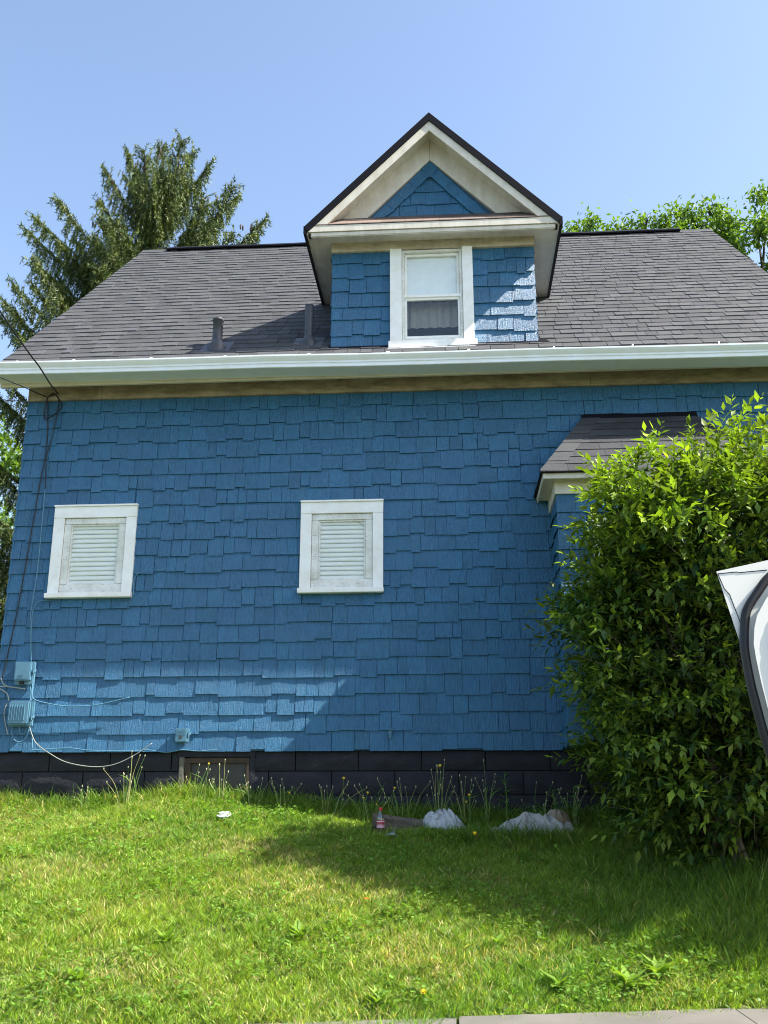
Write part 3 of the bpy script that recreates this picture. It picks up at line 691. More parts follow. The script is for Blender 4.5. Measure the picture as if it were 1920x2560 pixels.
for i in range(nr):
    f0, f1 = i / nr - .01, min((i + 1) / nr + .03, 1); A0, B0 = E1.lerp(T0, f0), E2.lerp(T1, f0); A1, B1 = E1.lerp(T0, f1), E2.lerp(T1, f1)
    x = A0.x - rt.random() * .1
    while x < B0.x:
        x1 = x + rt.uniform(.2, .32); a, c = max(x, A0.x), min(x1, B0.x); x = x1
        if c - a < .03: continue
        m = MB(); v = .62 + .3 * rt.random(); m.cur = (v, v, v * 1.03)
        au, cu = max(a, A1.x), max(min(c, B1.x), max(a, A1.x) + .004)
        p = [Vector((a + .001, A0.y, A0.z)), Vector((c - .001, A0.y, A0.z)), Vector((cu - .001, A1.y, A1.z)), Vector((au + .001, A1.y, A1.z))]
        m.add([p[0] + nrm * .002, p[1] + nrm * .002, p[0] + nrm * .014, p[1] + nrm * .014, p[2] + nrm * .005, p[3] + nrm * .005], [(0, 1, 3, 2), (2, 3, 4, 5), (0, 2, 5), (1, 4, 3)])
        m.build('bay_shingle', M['shingle'], bay)
for i in range(6):
    f0, f1 = i / 6, (i + 1) / 6 + .02; a, c = E1.lerp(T0, f0) + nrm * .016, E1.lerp(T0, min(f1, 1)) + nrm * .010
    m = MB(); v = .75 + .3 * rt.random(); m.cur = (v, v, v); w = Vector((.17, 0, 0)); dn = nrm * .008
    m.add([a - Vector((.012, 0, 0)), a + w, c + w, c - Vector((.01, 0, 0)), a - Vector((.012, 0, 0)) - dn, a + w - dn], [(0, 1, 2, 3), (4, 5, 1, 0)]); m.build('hip_shingle', M['shingle'], bay)
b = MB(); b.prism([(tx0 - .03, -.035, tz - .035), (tx1 + .03, -.035, tz - .035), (tx1 + .02, -.006, tz + .04), (tx0 - .02, -.006, tz + .04)], (0, .004, -.004)); b.build('head_flashing', M['black'], bay)
# white window in the bay, glimpsed through the shrub
b = MB()
for a in ((1.30, 2.55, 3.50, 3.62), (1.30, 2.55, 2.25, 2.35), (1.30, 1.40, 2.35, 3.50), (2.45, 2.55, 2.35, 3.50), (1.40, 2.45, 2.9, 2.96)): b.bevbox(a[0], a[1], by - .02, by + .06, a[2], a[3], .004)
bwn = b.build('bay_window', M['white'], house); tag(bwn, 'wide white window in the bay behind the shrub')
b = MB(); b.box(1.4, 2.45, by + .03, by + .034, 2.35, 3.5); b.build('pane', M['glass'], bwn)
for i in range(36):
    z = 2.36 + i * .032; b = MB(); b.add([(1.38, by + .075, z), (2.47, by + .075, z), (2.47, by + .06, z + .03), (1.38, by + .06, z + .03)], [(0, 1, 2, 3)]); b.build('blind_slat', M['blind'], bwn)
b = MB(); b.bevbox(1.26, 2.59, by - .05, by + .02, 2.19, 2.248, .004); b.build('sill', M['white'], bwn)

# ---------------------------------------------------------------- utility boxes, cables, spigot
def ubox(x0, x1, z0, z1, dep, name, lab, style):
    e = empty(name, ((x0 + x1) / 2, -.02, z0)); tag(e, lab, 'utility box', 'painted utility boxes on the wall'); y = -.016
    b = MB(); b.bevbox(x0, x1, y - dep * .5, y + .006, z0, z1, .008); b.build('base', M['bluebox'], e)
    b = MB()
    if style == 1:
        b.bevbox(x0 + .006, x1 - .02, y - dep, y - dep * .5, z0 + .035, z1 - .006, .008); c = b.build('cover', M['bluebox'], e)
        b = MB(); b.bevbox(x0 + .018, x1 - .048, y - dep - .003, y - dep, z0 + .05, z1 - .03, .001); b.build('panel', M['bluebox'], c)
        b = MB()
        for i in range(3): b.bevbox(x0 + .05, x0 + .1, y - dep - .005, y - dep - .003, z0 + .062 + i * .011, z0 + .067 + i * .011, .0008)
        b.build('ribs', M['bluebox'], c)
        b = MB(); b.bevbox(x0 + .06, x0 + .1, y - dep * .8, y - dep * .5, z0 + .004, z0 + .03, .003); b.build('cable_port', M['dark'], e)
    elif style == 2:
        b.bevbox(x0 + .006, x1 - .02, y - dep, y - dep * .5, z0 + .014, z1 - .008, .012); c = b.build('cover', M['bluebox'], e)
        for i in range(7):
            xx = x0 + .022 + i * .024; b = MB(); b.bevbox(xx, xx + .006, y - dep - .009, y - dep + .004, z0 + .05, z1 - .045, .002); b.build('rib', M['bluebox'], c)
    else:
        b.bevbox(x0 + .004, x1 - .012, y - dep, y - dep * .5, z0 + .004, z1 - .004, .006); c = b.build('cover', M['bluebox'], e)
        for i in range(4):
            zz = z1 - .025 - i * .014; b = MB(); b.tube([(x0 + .012 + j * .008, y - dep - .001, zz + .003 * math.sin(j * .9 + i)) for j in range(12)], .0016, 5); b.build('wave_rib', M['bluebox'], c)
        b = MB(); b.lathe((0, 0, 0), [(.0, .003), (.016, .003), (.018, 0), (.018, -.004)], 16); b.v = [((x0 + x1) / 2 + p[0] - .006, y - dep - p[2], z0 + .05 + p[1]) for p in b.v]; b.build('knob', M['pipe'], c)
    b = MB(); zc = z0 + (z1 - z0) * (.6 if style != 2 else .36); b.bevbox(x1 - .012, x1 + .016, y - dep * .75, y - dep * .3, zc - .016, zc + .02, .004); la = b.build('latch', M['bluebox'], e)
    b = MB(); b.tube([(x1 + .004, y - dep * .8, zc - .03), (x1 + .004, y - dep * .8, zc + .004)], .007, 8); b.build('screw', M['bluebox'], la)
    return e
ubox(-4.224, -4.036, 2.227, 2.45, .075, 'utility_box', 'pale blue utility box with flat panel, upper one at the house corner', 1)
ubox(-4.240, -4.006, 1.832, 2.076, .085, 'utility_box', 'pale blue ribbed utility box, lower one at the house corner', 2)
ubox(-2.61, -2.485, 1.674, 1.808, .06, 'utility_box', 'small pale blue box above the boarded basement window', 3)
def smooth_path(pts, k=6):
    P = [Vector(p) for p in pts]; out = []
    for i in range(len(P) - 1):
        a, b_, c, d = P[max(i-1, 0)], P[i], P[i+1], P[min(i+2, len(P)-1)]
        for j in range(k):
            t = j / k; out.append(.5 * ((2*b_) + (c - a) * t + (2*a - 5*b_ + 4*c - d) * t*t + (3*b_ - a - 3*c + d) * t**3))
    return out + [P[-1]]
def cable(pts, r, mat, lab, y=None, k=6, name='cable'):
    if y is not None: pts = [(p[0], y, p[1]) for p in pts]
    b = MB(); b.tube(smooth_path(pts, k), r, 6); tag(b.build(name, mat, None, True), lab, 'cable', 'cables at the house corner')
cable([(-4.089, -.045, 5.275), (-3.965, -.53, 5.16), (-3.957, -.85, 5.205), (-3.965, -1.1, 5.238), (-3.934, -1.8, 5.291), (-3.78, -3.0, 5.30), (-3.5, -6.5, 5.6), (-3.3, -12, 6.5)], .008, M['cable'], 'thick black service wire coming down to the frieze at the corner', name='overhead_wire')
cable([(-4.211, -.045, 5.241), (-4.224, -.3, 5.182), (-4.231, -.56, 5.128), (-4.261, -1.0, 5.029), (-4.25, -2.0, 4.78), (-4.2, -6.5, 4.7), (-4.1, -12, 6.0)], .006, M['cable'], 'thin black overhead wire running under the gutter end', name='overhead_wire')
cable([(-16, 9.5, 10.5), (-10, 6.6, 8.6), (-7.224, 5.0, 7.487), (-6.9, 4.8, 7.36), (-4.5, 3.5, 6.6)], .006, M['cable'], 'faint wire far left in front of the spruce', name='overhead_wire')
cable([(-4.217, 5.25), (-4.195, 5.15), (-4.163, 4.709), (-4.192, 4.28), (-4.221, 3.858), (-4.277, 3.047), (-4.33, 2.55), (-4.362, 2.293)], .0065, M['cable'], 'long black cable running down the left edge of the wall', -.018)
cable([(-4.13, 5.26), (-4.19, 5.24), (-4.205, 5.15), (-4.215, 5.03), (-4.19, 4.99), (-4.13, 5.02), (-4.03, 5.115), (-4.06, 5.19), (-4.12, 5.27), (-4.17, 5.26)], .007, M['cable'], 'black cable looped at the corner below the frieze', -.045)
cable([(-4.085, 5.28), (-4.082, 5.10), (-4.095, 4.95), (-4.12, 4.75), (-4.15, 4.581), (-4.14, 4.4), (-4.129, 4.227)], .0055, M['cable'], 'black cable hanging beside the long one, ending above the window', -.02)
cable([(-4.129, 4.227), (-4.125, 3.8), (-4.122, 3.374), (-4.144, 2.905), (-4.12, 2.7), (-4.093, 2.45)], .005, M['bluecable'], 'blue painted cable dropping to the upper utility box', -.02)
cable([(-3.95, 3.06), (-4.05, 3.055), (-4.1, 3.02), (-4.125, 2.94), (-4.115, 2.7), (-4.085, 2.45)], .0045, M['bluecable'], 'blue painted cable curving under the corner window sill', -.024)
cable([(-3.12, 3.09), (-3.13, 3.22), (-3.10, 3.31), (-3.02, 3.335)], .0045, M['bluecable'], 'short blue cable stub beside the corner window', -.022)
cable([(-4.04, 2.23), (-4.03, 2.13), (-4.003, 2.084), (-3.874, 2.048), (-3.682, 2.019), (-3.447, 2.023), (-3.284, 2.05), (-3.077, 2.099)], .005, M['bluecable'], 'pale blue cable sagging right from between the utility boxes', -.05)
cable([(-4.03, 1.84), (-4.01, 1.787), (-3.946, 1.675), (-3.795, 1.574), (-3.625, 1.496), (-3.379, 1.457), (-3.173, 1.478), (-2.973, 1.571), (-2.83, 1.669)], .0042, M['whitecable'], 'off-white cable sagging across the dark foundation', -.05)
cable([(-4.0, 1.72), (-3.985, 1.64), (-3.965, 1.615), (-3.645, 1.63), (-3.41, 1.607), (-2.993, 1.6), (-2.878, 1.61), (-2.692, 1.587), (-2.556, 1.609), (-2.373, 1.597), (-2.212, 1.613)], .0045, M['bluecable'], 'thin blue cable tacked along the bottom edge of the shakes', -.028)
cable([(-4.20, 1.83), (-4.19, 1.74), (-4.13, 1.69), (-4.06, 1.72), (-4.03, 1.84)], .0045, M['bluecable'], 'blue cable loop hanging under the ribbed utility box', -.04)
cable([(-4.13, 1.83), (-4.12, 1.77), (-4.08, 1.765), (-4.05, 1.84)], .004, M['bluecable'], 'small inner cable loop under the ribbed utility box', -.035)
cable([(-4.40, 2.205), (-4.35, 2.212), (-4.293, 2.211), (-4.2, 2.2), (-4.111, 2.187)], .006, M['whitecable'], 'short white cable stub beneath the upper utility box', -.04)
cable([(-4.362, 2.293), (-4.331, 2.235), (-4.287, 2.214)], .006, M['whitecable'], 'white cable piece curling at the wall corner above the stub', -.043)
cable([(-4.38, 2.2), (-4.298, 2.154), (-4.268, 2.11), (-4.265, 2.073)], .006, M['whitecable'], 'white cable piece bending down left of the ribbed box', -.043)
cable([(-4.275, 2.055), (-4.291, 2.0), (-4.291, 1.936), (-4.262, 1.834), (-4.236, 1.761)], .0055, M['whitecable'], 'white cable running down left of the ribbed box', -.04)
cable([(-4.075, 2.235), (-4.055, 2.16), (-4.055, 2.06)], .0055, M['bluecable'], 'left of two short cables joining the utility boxes', -.035)
cable([(-4.035, 2.235), (-4.04, 2.16), (-4.043, 2.06)], .005, M['bluecable'], 'right of two short cables joining the utility boxes', -.03)
sp = empty('spigot', (-.588, -.01, 1.74)); tag(sp, 'small blue painted spigot low on the wall', 'spigot')
b = MB(); b.bevbox(-.607, -.569, -.03, .005, 1.735, 1.772, .005); b.build('mount', M['bluebox'], sp)
b = MB(); b.tube([(-.588, -.02, 1.75), (-.588, -.07, 1.748), (-.586, -.085, 1.73), (-.585, -.087, 1.70)], [.011, .011, .012, .010], 8); b.build('spout', M['bluebox'], sp)
b = MB(); b.tube([(-.612, -.05, 1.785), (-.564, -.05, 1.785)], .006, 6); b.tube([(-.588, -.05, 1.75), (-.588, -.05, 1.785)], .005, 6); b.build('handle', M['bluebox'], sp)

# ---------------------------------------------------------------- big shrub by the bay
def leaf_shoots(P, D, npair, llen, lwid, c_lit_young, c_shaded_old, lit_young, tone=1.0):
    """shoots with leaves spiralling along them; returns leaf arrays"""
    n = len(P); out = []
    for k in range(npair):
        f = (k + .4) / npair; ang = RNG.uniform(0, 2 * math.pi, n) if k == 0 else ang + 2.4 + RNG.normal(0, .4, n)
        a = norm(np.cross(D, np.tile([.31, .2, .93], (n, 1)) + RNG.normal(0, .05, (n, 3)))); b_ = np.cross(D, a)
        side = a * np.cos(ang)[:, None] + b_ * np.sin(ang)[:, None]
        d = norm(side * (1.15 - .75 * f) + D * (.45 + .6 * f) + np.array([0, 0, -.12]))
        up = norm(np.tile([0, 0, 1.0], (n, 1)) + side * .0 + RNG.normal(0, .28, (n, 3)))
        L = llen * RNG.uniform(.5, 1.3, n) * (1.05 - .35 * f); Wd = L * RNG.uniform(.26, .38, n) * lwid
        y = np.clip(lit_young * .6 + f * .5 + RNG.normal(0, .12, n), 0, 1)[:, None]
        C = (c_shaded_old * (1 - y) + c_lit_young * y) * (RNG.uniform(.7, 1.25, n) * tone)[:, None]  # blends painted shade into painted sunlight, paler again at young shoot tips
        ln = (npair * llen * .26)
        out.append(leaf_arrays(P + D * (f * ln), d, up, L, Wd, C, .2, .14))
    return cat_arrays(out)
def shrub(name, lab, cx, cy, zb, zt, rx, ry, nsh, seed_notch=None, group=None, nst=16):
    root = empty(name, (cx, cy, float(ground_z(cx, cy)))); tag(root, lab, 'shrub', group)
    zc = (zb + zt) / 2; rz = (zt - zb) / 2
    # sprays gathered in clusters over a lumpy super-ellipsoid, with a sparse fill inside
    nc = nsh // 11; q = RNG.uniform(-1, 1, (nc * 8, 3)); rr = (np.abs(q) ** 3.2).sum(1) ** (1 / 3.2); q = q[(rr < 1) & (rr > .55)][:nc]
    lump = 1 + .05 * np.sin(5 * q[:, 0] + 3 * q[:, 2] + 1) + .05 * np.sin(7 * q[:, 2] - 4 * q[:, 1] + .5) + .05 * np.sin(11 * q[:, 0] - 6 * q[:, 2]) + RNG.normal(0, .05, len(q))
    nar = 1 - .12 * np.clip(-q[:, 2], 0, 1) ** 2
    Pc = np.c_[cx + q[:, 0] * rx * lump * nar, cy + q[:, 1] * ry * lump * nar, zc + q[:, 2] * rz * (1 + .03 * np.sin(7 * q[:, 0]) + .09 * (q[:, 0] - .55))]
    oc = norm(np.c_[q[:, 0] / rx, q[:, 1] / ry, .6 * q[:, 2] / rz]); dc = norm(oc + np.array([0, 0, .25]) + RNG.normal(0, .4, (len(q), 3)))
    rep_ = np.repeat(np.arange(len(q)), 9); n_ = len(rep_); f_ = RNG.uniform(-.15, .20, n_)
    spread = np.c_[RNG.normal(0, .085, n_), RNG.normal(0, .085, n_), RNG.normal(0, .03, n_)]
    P = Pc[rep_] + dc[rep_] * f_[:, None] + spread
    out = oc[rep_]; D = norm(dc[rep_] * 1.0 + spread * 6 + np.array([0, 0, .15]) + RNG.normal(0, .22, (n_, 3)))
    tone = (.62 + .75 * RNG.random(len(q)))[rep_]
    lit_young = np.clip((q[:, 2] - .22) * 1.35, 0, 1)[rep_] * RNG.uniform(.35, 1, n_) + .12 * (f_ > .12); q = q[rep_]  # sunlit crown top and shaded lower leaves are put into the colour by height
    parts = [leaf_shoots(P, D, 7, .108, 1.3, np.array([.33, .43, .042]), np.array([.025, .074, .019]), lit_young, tone)]
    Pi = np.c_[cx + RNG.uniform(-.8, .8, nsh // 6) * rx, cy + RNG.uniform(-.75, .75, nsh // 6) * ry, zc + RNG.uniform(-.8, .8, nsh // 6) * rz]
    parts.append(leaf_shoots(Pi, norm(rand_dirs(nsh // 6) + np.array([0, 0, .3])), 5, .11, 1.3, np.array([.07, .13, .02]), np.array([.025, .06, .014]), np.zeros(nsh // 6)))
    # long whips that stick out of the outline
    k = nsh // 70; i = RNG.choice(len(P), k, replace=False); Dw = norm(out[i] * .8 + np.array([0, 0, .6]) + RNG.normal(0, .3, (k, 3)))
    for s in (.04, .12, .2): parts.append(leaf_shoots(P[i] + Dw * s, norm(Dw + RNG.normal(0, .15, (k, 3))), 5, .095, 1.0, np.array([.22, .33, .04]), np.array([.06, .13, .025]), lit_young[i]))
    V, T, C = cat_arrays(parts); gz = ground_z(V[:, 0], V[:, 1]); V[:, 2] = np.maximum(V[:, 2], gz + .02)
    wallclip = np.where((V[:, 0] > .80), by - .05, -.05); V[:, 1] = np.minimum(V[:, 1], wallclip)
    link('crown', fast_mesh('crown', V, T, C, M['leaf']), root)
    st = MB()
    for c_, d_ in zip(Pc[::2], dc[::2]):
        c_ = Vector(c_); d_ = Vector(d_); a_ = c_.lerp(Vector((cx, cy, c_.z - .25)), .45); st.tube([a_, c_ - d_ * .1, c_ + d_ * .2], [.006, .004, .0015], 4)
    for s in range(nst):
        a = RNG.uniform(0, 6.28); bx, byy = cx + .35 * rx * math.cos(a), cy + .3 * ry * math.sin(a)
        tx, ty, tz_ = cx + rx * .85 * RNG.uniform(-1, 1), cy + ry * .75 * RNG.uniform(-1, 1), zc + rz * RNG.uniform(.2, .92)
        z0 = float(ground_z(bx, byy)) - .05; pts = [(bx, byy, z0), (bx + (tx - bx) * .3, byy + (ty - byy) * .3, z0 + (tz_ - z0) * .35), (bx + (tx - bx) * .65, byy + (ty - byy) * .65, z0 + (tz_ - z0) * .7), (tx, ty, tz_)]
        st.tube(smooth_path(pts, 4), list(np.linspace(.020, .003, 13)), 6)
        for t in range(5):
            p0 = smooth_path(pts, 4)[4 + t]; e = Vector((RNG.uniform(-.45, .45), RNG.uniform(-.45, .45), RNG.uniform(.1, .5))); st.tube([p0, p0 + e * .5, p0 + e + Vector((0, 0, .06))], [.009, .006, .003], 5)
    st.build('stem', M['stem'], root, True)
    return root
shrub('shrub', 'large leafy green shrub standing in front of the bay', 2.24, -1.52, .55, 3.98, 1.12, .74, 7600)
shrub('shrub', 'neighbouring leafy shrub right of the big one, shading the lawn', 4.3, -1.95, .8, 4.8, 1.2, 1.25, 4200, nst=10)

# ---------------------------------------------------------------- trees behind the house
def spruce():
    root = empty('spruce_tree', (-6.1, 8, 1.05)); tag(root, 'tall dark spruce with drooping branches behind the roof', 'tree')
    tb, tt = Vector((-6.1, 8, 1.0)), Vector((-5.8, 8, 12.9))
    b = MB(); b.tube([tb.lerp(tt, i / 8) for i in range(9)], [.3, .27, .24, .2, .16, .12, .08, .05, .02], 10); b.build('trunk', M['bark'], root, True)
    tips = [(-8.56, 12.57), (-8.45, 12.9), (-8.0, 13.3), (-7.05, 13.95), (-6.6, 14.35), (-6.25, 14.4), (-5.85, 14.5), (-5.45, 14.62), (-5.2, 14.35), (-4.85, 13.95), (-4.3, 13.45), (-4.2, 13.2), (-3.62, 12.6), (-3.8, 12.2),
            (-8.7, 11.3), (-8.9, 10.6), (-7.1, 13.2), (-4.6, 12.7), (-6.9, 12.6), (-5.5, 13.9), (-6.3, 13.6), (-4.9, 13.2), (-7.9, 12.3), (-8.3, 11.8), (-5.0, 12.3), (-6.0, 12.9), (-7.4, 11.6), (-4.0, 11.6)]
    tips3 = []
    for x, z in tips: dy = random.uniform(-1.2, 1.0); k = 1 + dy / 17.5; tips3.append((x * k, 8 + dy, 1 + (z - 1) * k))
    for i in range(72):                                   # the rest of the crown, lower and behind
        z = random.uniform(3.0, 12.4); R = min(3.3, .6 + (14.4 - z) * .42) * random.uniform(.75, 1.1); a = random.uniform(0, 2 * math.pi)
        tips3.append((-6.05 + R * math.cos(a), 8 + R * math.sin(a), z))
    for i in range(24):                                   # full head of short branches
        z = random.uniform(11.2, 13.9); R = random.uniform(.25, .5) + (14.2 - z) * .75 * random.uniform(.4, 1.0); a = random.uniform(0, 2 * math.pi); k = 1 + R * math.sin(a) / 17.5
        tips3.append(((-5.85 + R * math.cos(a)) * k, 8 + R * math.sin(a), 1 + (z - 1) * k))
    for i in range(26):                                   # low left skirt beside the wall
        z = random.uniform(2.2, 9.2); tips3.append((-8.3 + random.uniform(-.9, .9), 8 + random.uniform(-1.6, .4), z))
    limb = MB(); NP = []; ND = []; NL = []; NC = []
    for tp in tips3:
        tp = Vector(tp); hr = math.hypot(tp.x + 6.0, tp.y - 8); t = min(max((tp.z - .25 - .55 * hr - 1.0) / 12.9, .05), .97); o = tb.lerp(tt, t)
        c = o.lerp(tp, .55) + Vector((0, 0, -.10 * hr + .05))
        pts = [o * (1 - u) ** 2 + c * (2 * u * (1 - u)) + tp * u ** 2 for u in np.linspace(0, 1, 12)]
        limb.tube(pts, list(np.linspace(.032, .006, 12)), 5)
        L = sum((pts[i + 1] - pts[i]).length for i in range(11)); nb = int(L * 46)
        for k in range(nb):
            u = min(1, (k + random.random()) / nb * .9 + .1); i = min(int(u * 11), 10); p = pts[i].lerp(pts[i + 1], u * 11 - i); dr_ = (pts[i + 1] - pts[i]).normalized()
            hang = (0.12 + .46 * math.sin(math.pi * min(u * 1.05, 1)) ** .8) * random.uniform(.45, 1.15)
            sd = dr_.cross(Vector((0, 0, 1))).normalized() * random.choice((-1, 1)) * random.uniform(.1, .5)
            q = p + sd * .5; dirs = [(sd + dr_ * .5).normalized(), (Vector((0, 0, -1)) + sd * .35 + dr_ * .25).normalized()]
            g = random.uniform(.7, 1.25); colr = np.array([.060, .095, .026]) * g if random.random() < .6 else np.array([.115, .150, .036]) * g
            s0 = p
            for d_, ln in ((dirs[0], sd.length * .55), (dirs[1], hang)):
                m = max(5, int(ln * 60)); f = (np.arange(m) + RNG.random(m)) / m
                base = np.array(s0)[None] + np.array(d_)[None] * (f * ln)[:, None]
                NP.append(base); NL.append(np.full(m, .078)); NC.append(np.tile(colr, (m, 1)) * RNG.uniform(.8, 1.2, (m, 1)))
                ND.append(norm(np.tile(np.array(d_) * .9, (m, 1)) + rand_dirs(m) * .95)); s0 = s0 + d_ * ln
        m = 26; d_ = np.array((pts[-1] - pts[-2]).normalized()); NP.append(np.array(tp)[None] - d_[None] * RNG.uniform(0, .4, m)[:, None]); ND.append(norm(d_[None] * .8 + rand_dirs(m) * .8)); NL.append(np.full(m, .10)); NC.append(np.tile([.13, .17, .04], (m, 1)))
        for e in range(5):
            d2 = norm(d_[None] + rand_dirs(1) * .7)[0]; s_ = np.array(tp) - d_ * random.uniform(.1, .5); ln = random.uniform(.18, .32); m = 14
            NP.append(s_[None] + d2[None] * (RNG.random(m) * ln)[:, None]); ND.append(norm(d2[None] * .8 + rand_dirs(m) * .8)); NL.append(np.full(m, .085)); NC.append(np.tile([.12, .155, .04], (m, 1)))
    limb.build('limbs', M['bark'], root, True)
    P = np.concatenate(NP); D = np.concatenate(ND); L = np.concatenate(NL) * RNG.uniform(.7, 1.3, len(P)); C = np.concatenate(NC)
    S = norm(np.cross(D, rand_dirs(len(P)))); w = .011
    V = np.stack([P - S * w, P + S * w, P + D * L[:, None]], 1).reshape(-1, 3); T = np.arange(len(V)).reshape(-1, 3)
    link('crown', fast_mesh('crown', V, T, np.repeat(C, 3, 0), M['needle']), root)
    for i in range(26):
        cn = MB()
        tp = Vector(tips3[random.randrange(14)]); p = tp.lerp(Vector((-5.9, 8, tp.z - .6)), random.uniform(.1, .4)) + Vector((0, -.12, random.uniform(-.16, -.04)))
        cn.tube([p, p + Vector((0, 0, -.04)), p + Vector((0, 0, -.10)), p + Vector((0, 0, -.14))], [.006, .02, .018, .005], 7); cn.build('cone', M['bark'], root, True)
spruce()
def leafy_tree(lab, base, limbs, clumps, nleaf, ls, cy_, co_, group):
    root = empty('deciduous_tree', base); tag(root, lab, 'tree', group); tr = MB(); B = Vector(base); top = Vector(limbs[0])
    tr.tube([B, B.lerp(top, .4) + Vector((.2, 0, 0)), B.lerp(top, .75), top], [.26, .17, .07, .02], 9)
    for l in limbs[1:]:
        s = B.lerp(top, random.uniform(.55, .95)); tr.tube(smooth_path([s, s.lerp(Vector(l), .5) + Vector((random.uniform(-.2, .2), 0, random.uniform(.1, .4))), Vector(l)], 4), list(np.linspace(.06, .012, 9)), 6)
    parts = []; tot = sum(c[3] ** 2 for c in clumps)
    for (x, y, z, r) in clumps:
        n = int(nleaf * r * r / tot); nt = max(6, n // 9)
        q = rand_dirs(nt) * (RNG.random(nt) ** .45 * r)[:, None] * np.array([1, 1, .8]); P = np.array([x, y, z]) + q
        s = Vector((x, y, z)); 
        for j in range(7):
            e = Vector(P[random.randrange(nt)]); tr.tube([s + Vector((0, 0, -r * .6)), s.lerp(e, .5), e], [.018, .011, .004], 4)
        for k in range(9):
            p = P + RNG.normal(0, .13, P.shape); d = norm(rand_dirs(nt) * .8 + q * .4 / r + np.array([0, 0, -.35])); u = norm(np.array([0, 0, 1.0]) + RNG.normal(0, .5, (nt, 3)))
            m = RNG.random(nt)[:, None] * .8 + .2 * (q[:, 2:3] / r > 0); C = (co_ * (1 - m) + cy_ * m) * RNG.uniform(.8, 1.2, (nt, 1)); L = ls * RNG.uniform(.7, 1.3, nt)
            parts.append(leaf_arrays(p, d, u, L, L * .45, C, .12, .15))
    tr.build('trunk', M['bark'], root, True); link('crown', fast_mesh('crown', *cat_arrays(parts), M['tleaf']), root)
Y1, Yo = np.array([.16, .265, .045]), np.array([.065, .14, .028])
cl = []
for k, x in enumerate(np.arange(2.5, 7.6, .27)):
    zt_ = 15.80 + .16 * math.sin(x * 2.3) + .13 * math.sin(x * 5.1 + 1) + random.uniform(-.1, .1)
    cl.append((x, 14 + random.uniform(-.5, .5), zt_, random.uniform(.26, .36))); cl.append((x + .1, 14 + random.uniform(-.5, .5), zt_ - .62, random.uniform(.36, .5)))
leafy_tree('light green broadleaf tree showing in a row of clumps above the ridge', (4.5, 14, 1), [(4.4, 14, 14.2), (3.0, 14, 15.0), (5.5, 14, 15.6), (6.4, 14, 15.7)], cl, 12500, .145, Y1, Yo, 'broadleaf trees behind the roof')
cl = []
for x, z, r in ((7.0, 16.9, .35), (7.25, 16.3, .4), (7.7, 16.9, .45), (8.2, 17.0, .4), (8.6, 16.5, .45), (8.1, 16.0, .55), (7.4, 15.5, .45), (8.9, 15.9, .45), (9.3, 16.4, .35), (7.9, 15.0, .55), (8.6, 15.1, .5), (8.4, 14.4, .5), (8.0, 13.7, .5), (8.75, 13.5, .45), (8.9, 14.5, .3), (8.3, 12.8, .6), (9.5, 16.8, .3), (9.6, 15.4, .4), (7.3, 14.6, .4)): cl.append((x, 14 + random.uniform(-.7, .7), z - .6, r * .82))
leafy_tree('airy light green broadleaf tree rising past the right end of the roof', (8.3, 14, 1), [(8.2, 14, 15.6), (7.1, 14, 16.7), (8.7, 14.2, 16.6), (9.4, 13.8, 16.3), (8.7, 14, 14.0), (7.5, 13.8, 15.4)], cl, 6200, .15, Y1, Yo, 'broadleaf trees behind the roof')
cl = []
for i in range(26): cl.append((-13.2 + random.uniform(-1.6, 1.8), 15 + random.uniform(-1, 1), random.uniform(4.5, 10.2), random.uniform(.6, 1.0)))
cl += [(-11.9, 15, 10.3, .7), (-12.3, 15, 10.9, .6), (-11.4, 15, 9.9, .6)]
leafy_tree('bright green broadleaf tree at the far left behind the spruce', (-13, 15, 1), [(-12.8, 15, 9.0), (-12, 15, 9.8), (-11.7, 15, 8.5)], cl, 14000, .2, Y1, Yo, 'broadleaf trees behind the roof')

# ---------------------------------------------------------------- lawn grass
def inview_x(y): d = y + 9.5; return -.068 * d - .40 * d - .25, -.068 * d + .40 * d + .25
N = 430000
gy_ = RNG.uniform(-4.25, .03, int(N * 1.6)); gx_ = RNG.uniform(-5.6, 4.4, int(N * 1.6))
lo, hi = inview_x(gy_); ok = (gx_ > lo) & (gx_ < hi) & (gy_ > edge_y(gx_) - .10 - .16 * np.clip(-gx_ - .1, 0, 1) + .08 * np.sin(gx_ * 5.3) + .06 * np.sin(gx_ * 17 + 1) + .05 * np.sin(gx_ * 41)); gx_, gy_ = gx_[ok][:N], gy_[ok][:N]; N = len(gx_)
def lown(x, y, s, p): return (np.sin(x * s + p) * np.cos(y * s * 1.2 + p * 2) + .6 * np.sin(x * s * 2.3 - y * s * 1.7 + p * 3) + .4 * np.sin(y * s * 4.1 + x * s * 3.3 + p)) / 2
n1 = lown(gx_, gy_, 2.2, .6); n2 = lown(gx_, gy_, 6.5, 2.1); n3 = lown(gx_, gy_, 1.3, 4.0)
tall = np.clip((gx_ - .2) * .55, 0, 1) * np.clip(1 - np.abs(gy_ + 1.6) / 1.6, 0, 1) + np.clip((gx_ - .9) * .6, 0, .9) * np.clip(1 - np.abs(gy_ + 2.6) / 1.1, 0, 1) + np.clip(1 - (-gy_) / .32, 0, 1) * .8 + .85 * np.clip(1 - np.abs(gy_ + .80) / .2, 0, 1) * np.clip(1.3 - np.abs(gx_ - .3), 0, 1)
tall = tall * (.55 + .6 * RNG.random(N)); left = np.clip((-gx_ - 3.2) * .5, 0, 1) * np.clip((gy_ + 1.6), 0, 1)
n4 = lown(gx_, gy_, 17, 5.2); n5 = lown(gx_ + .3 * n1, gy_, 31, .4)
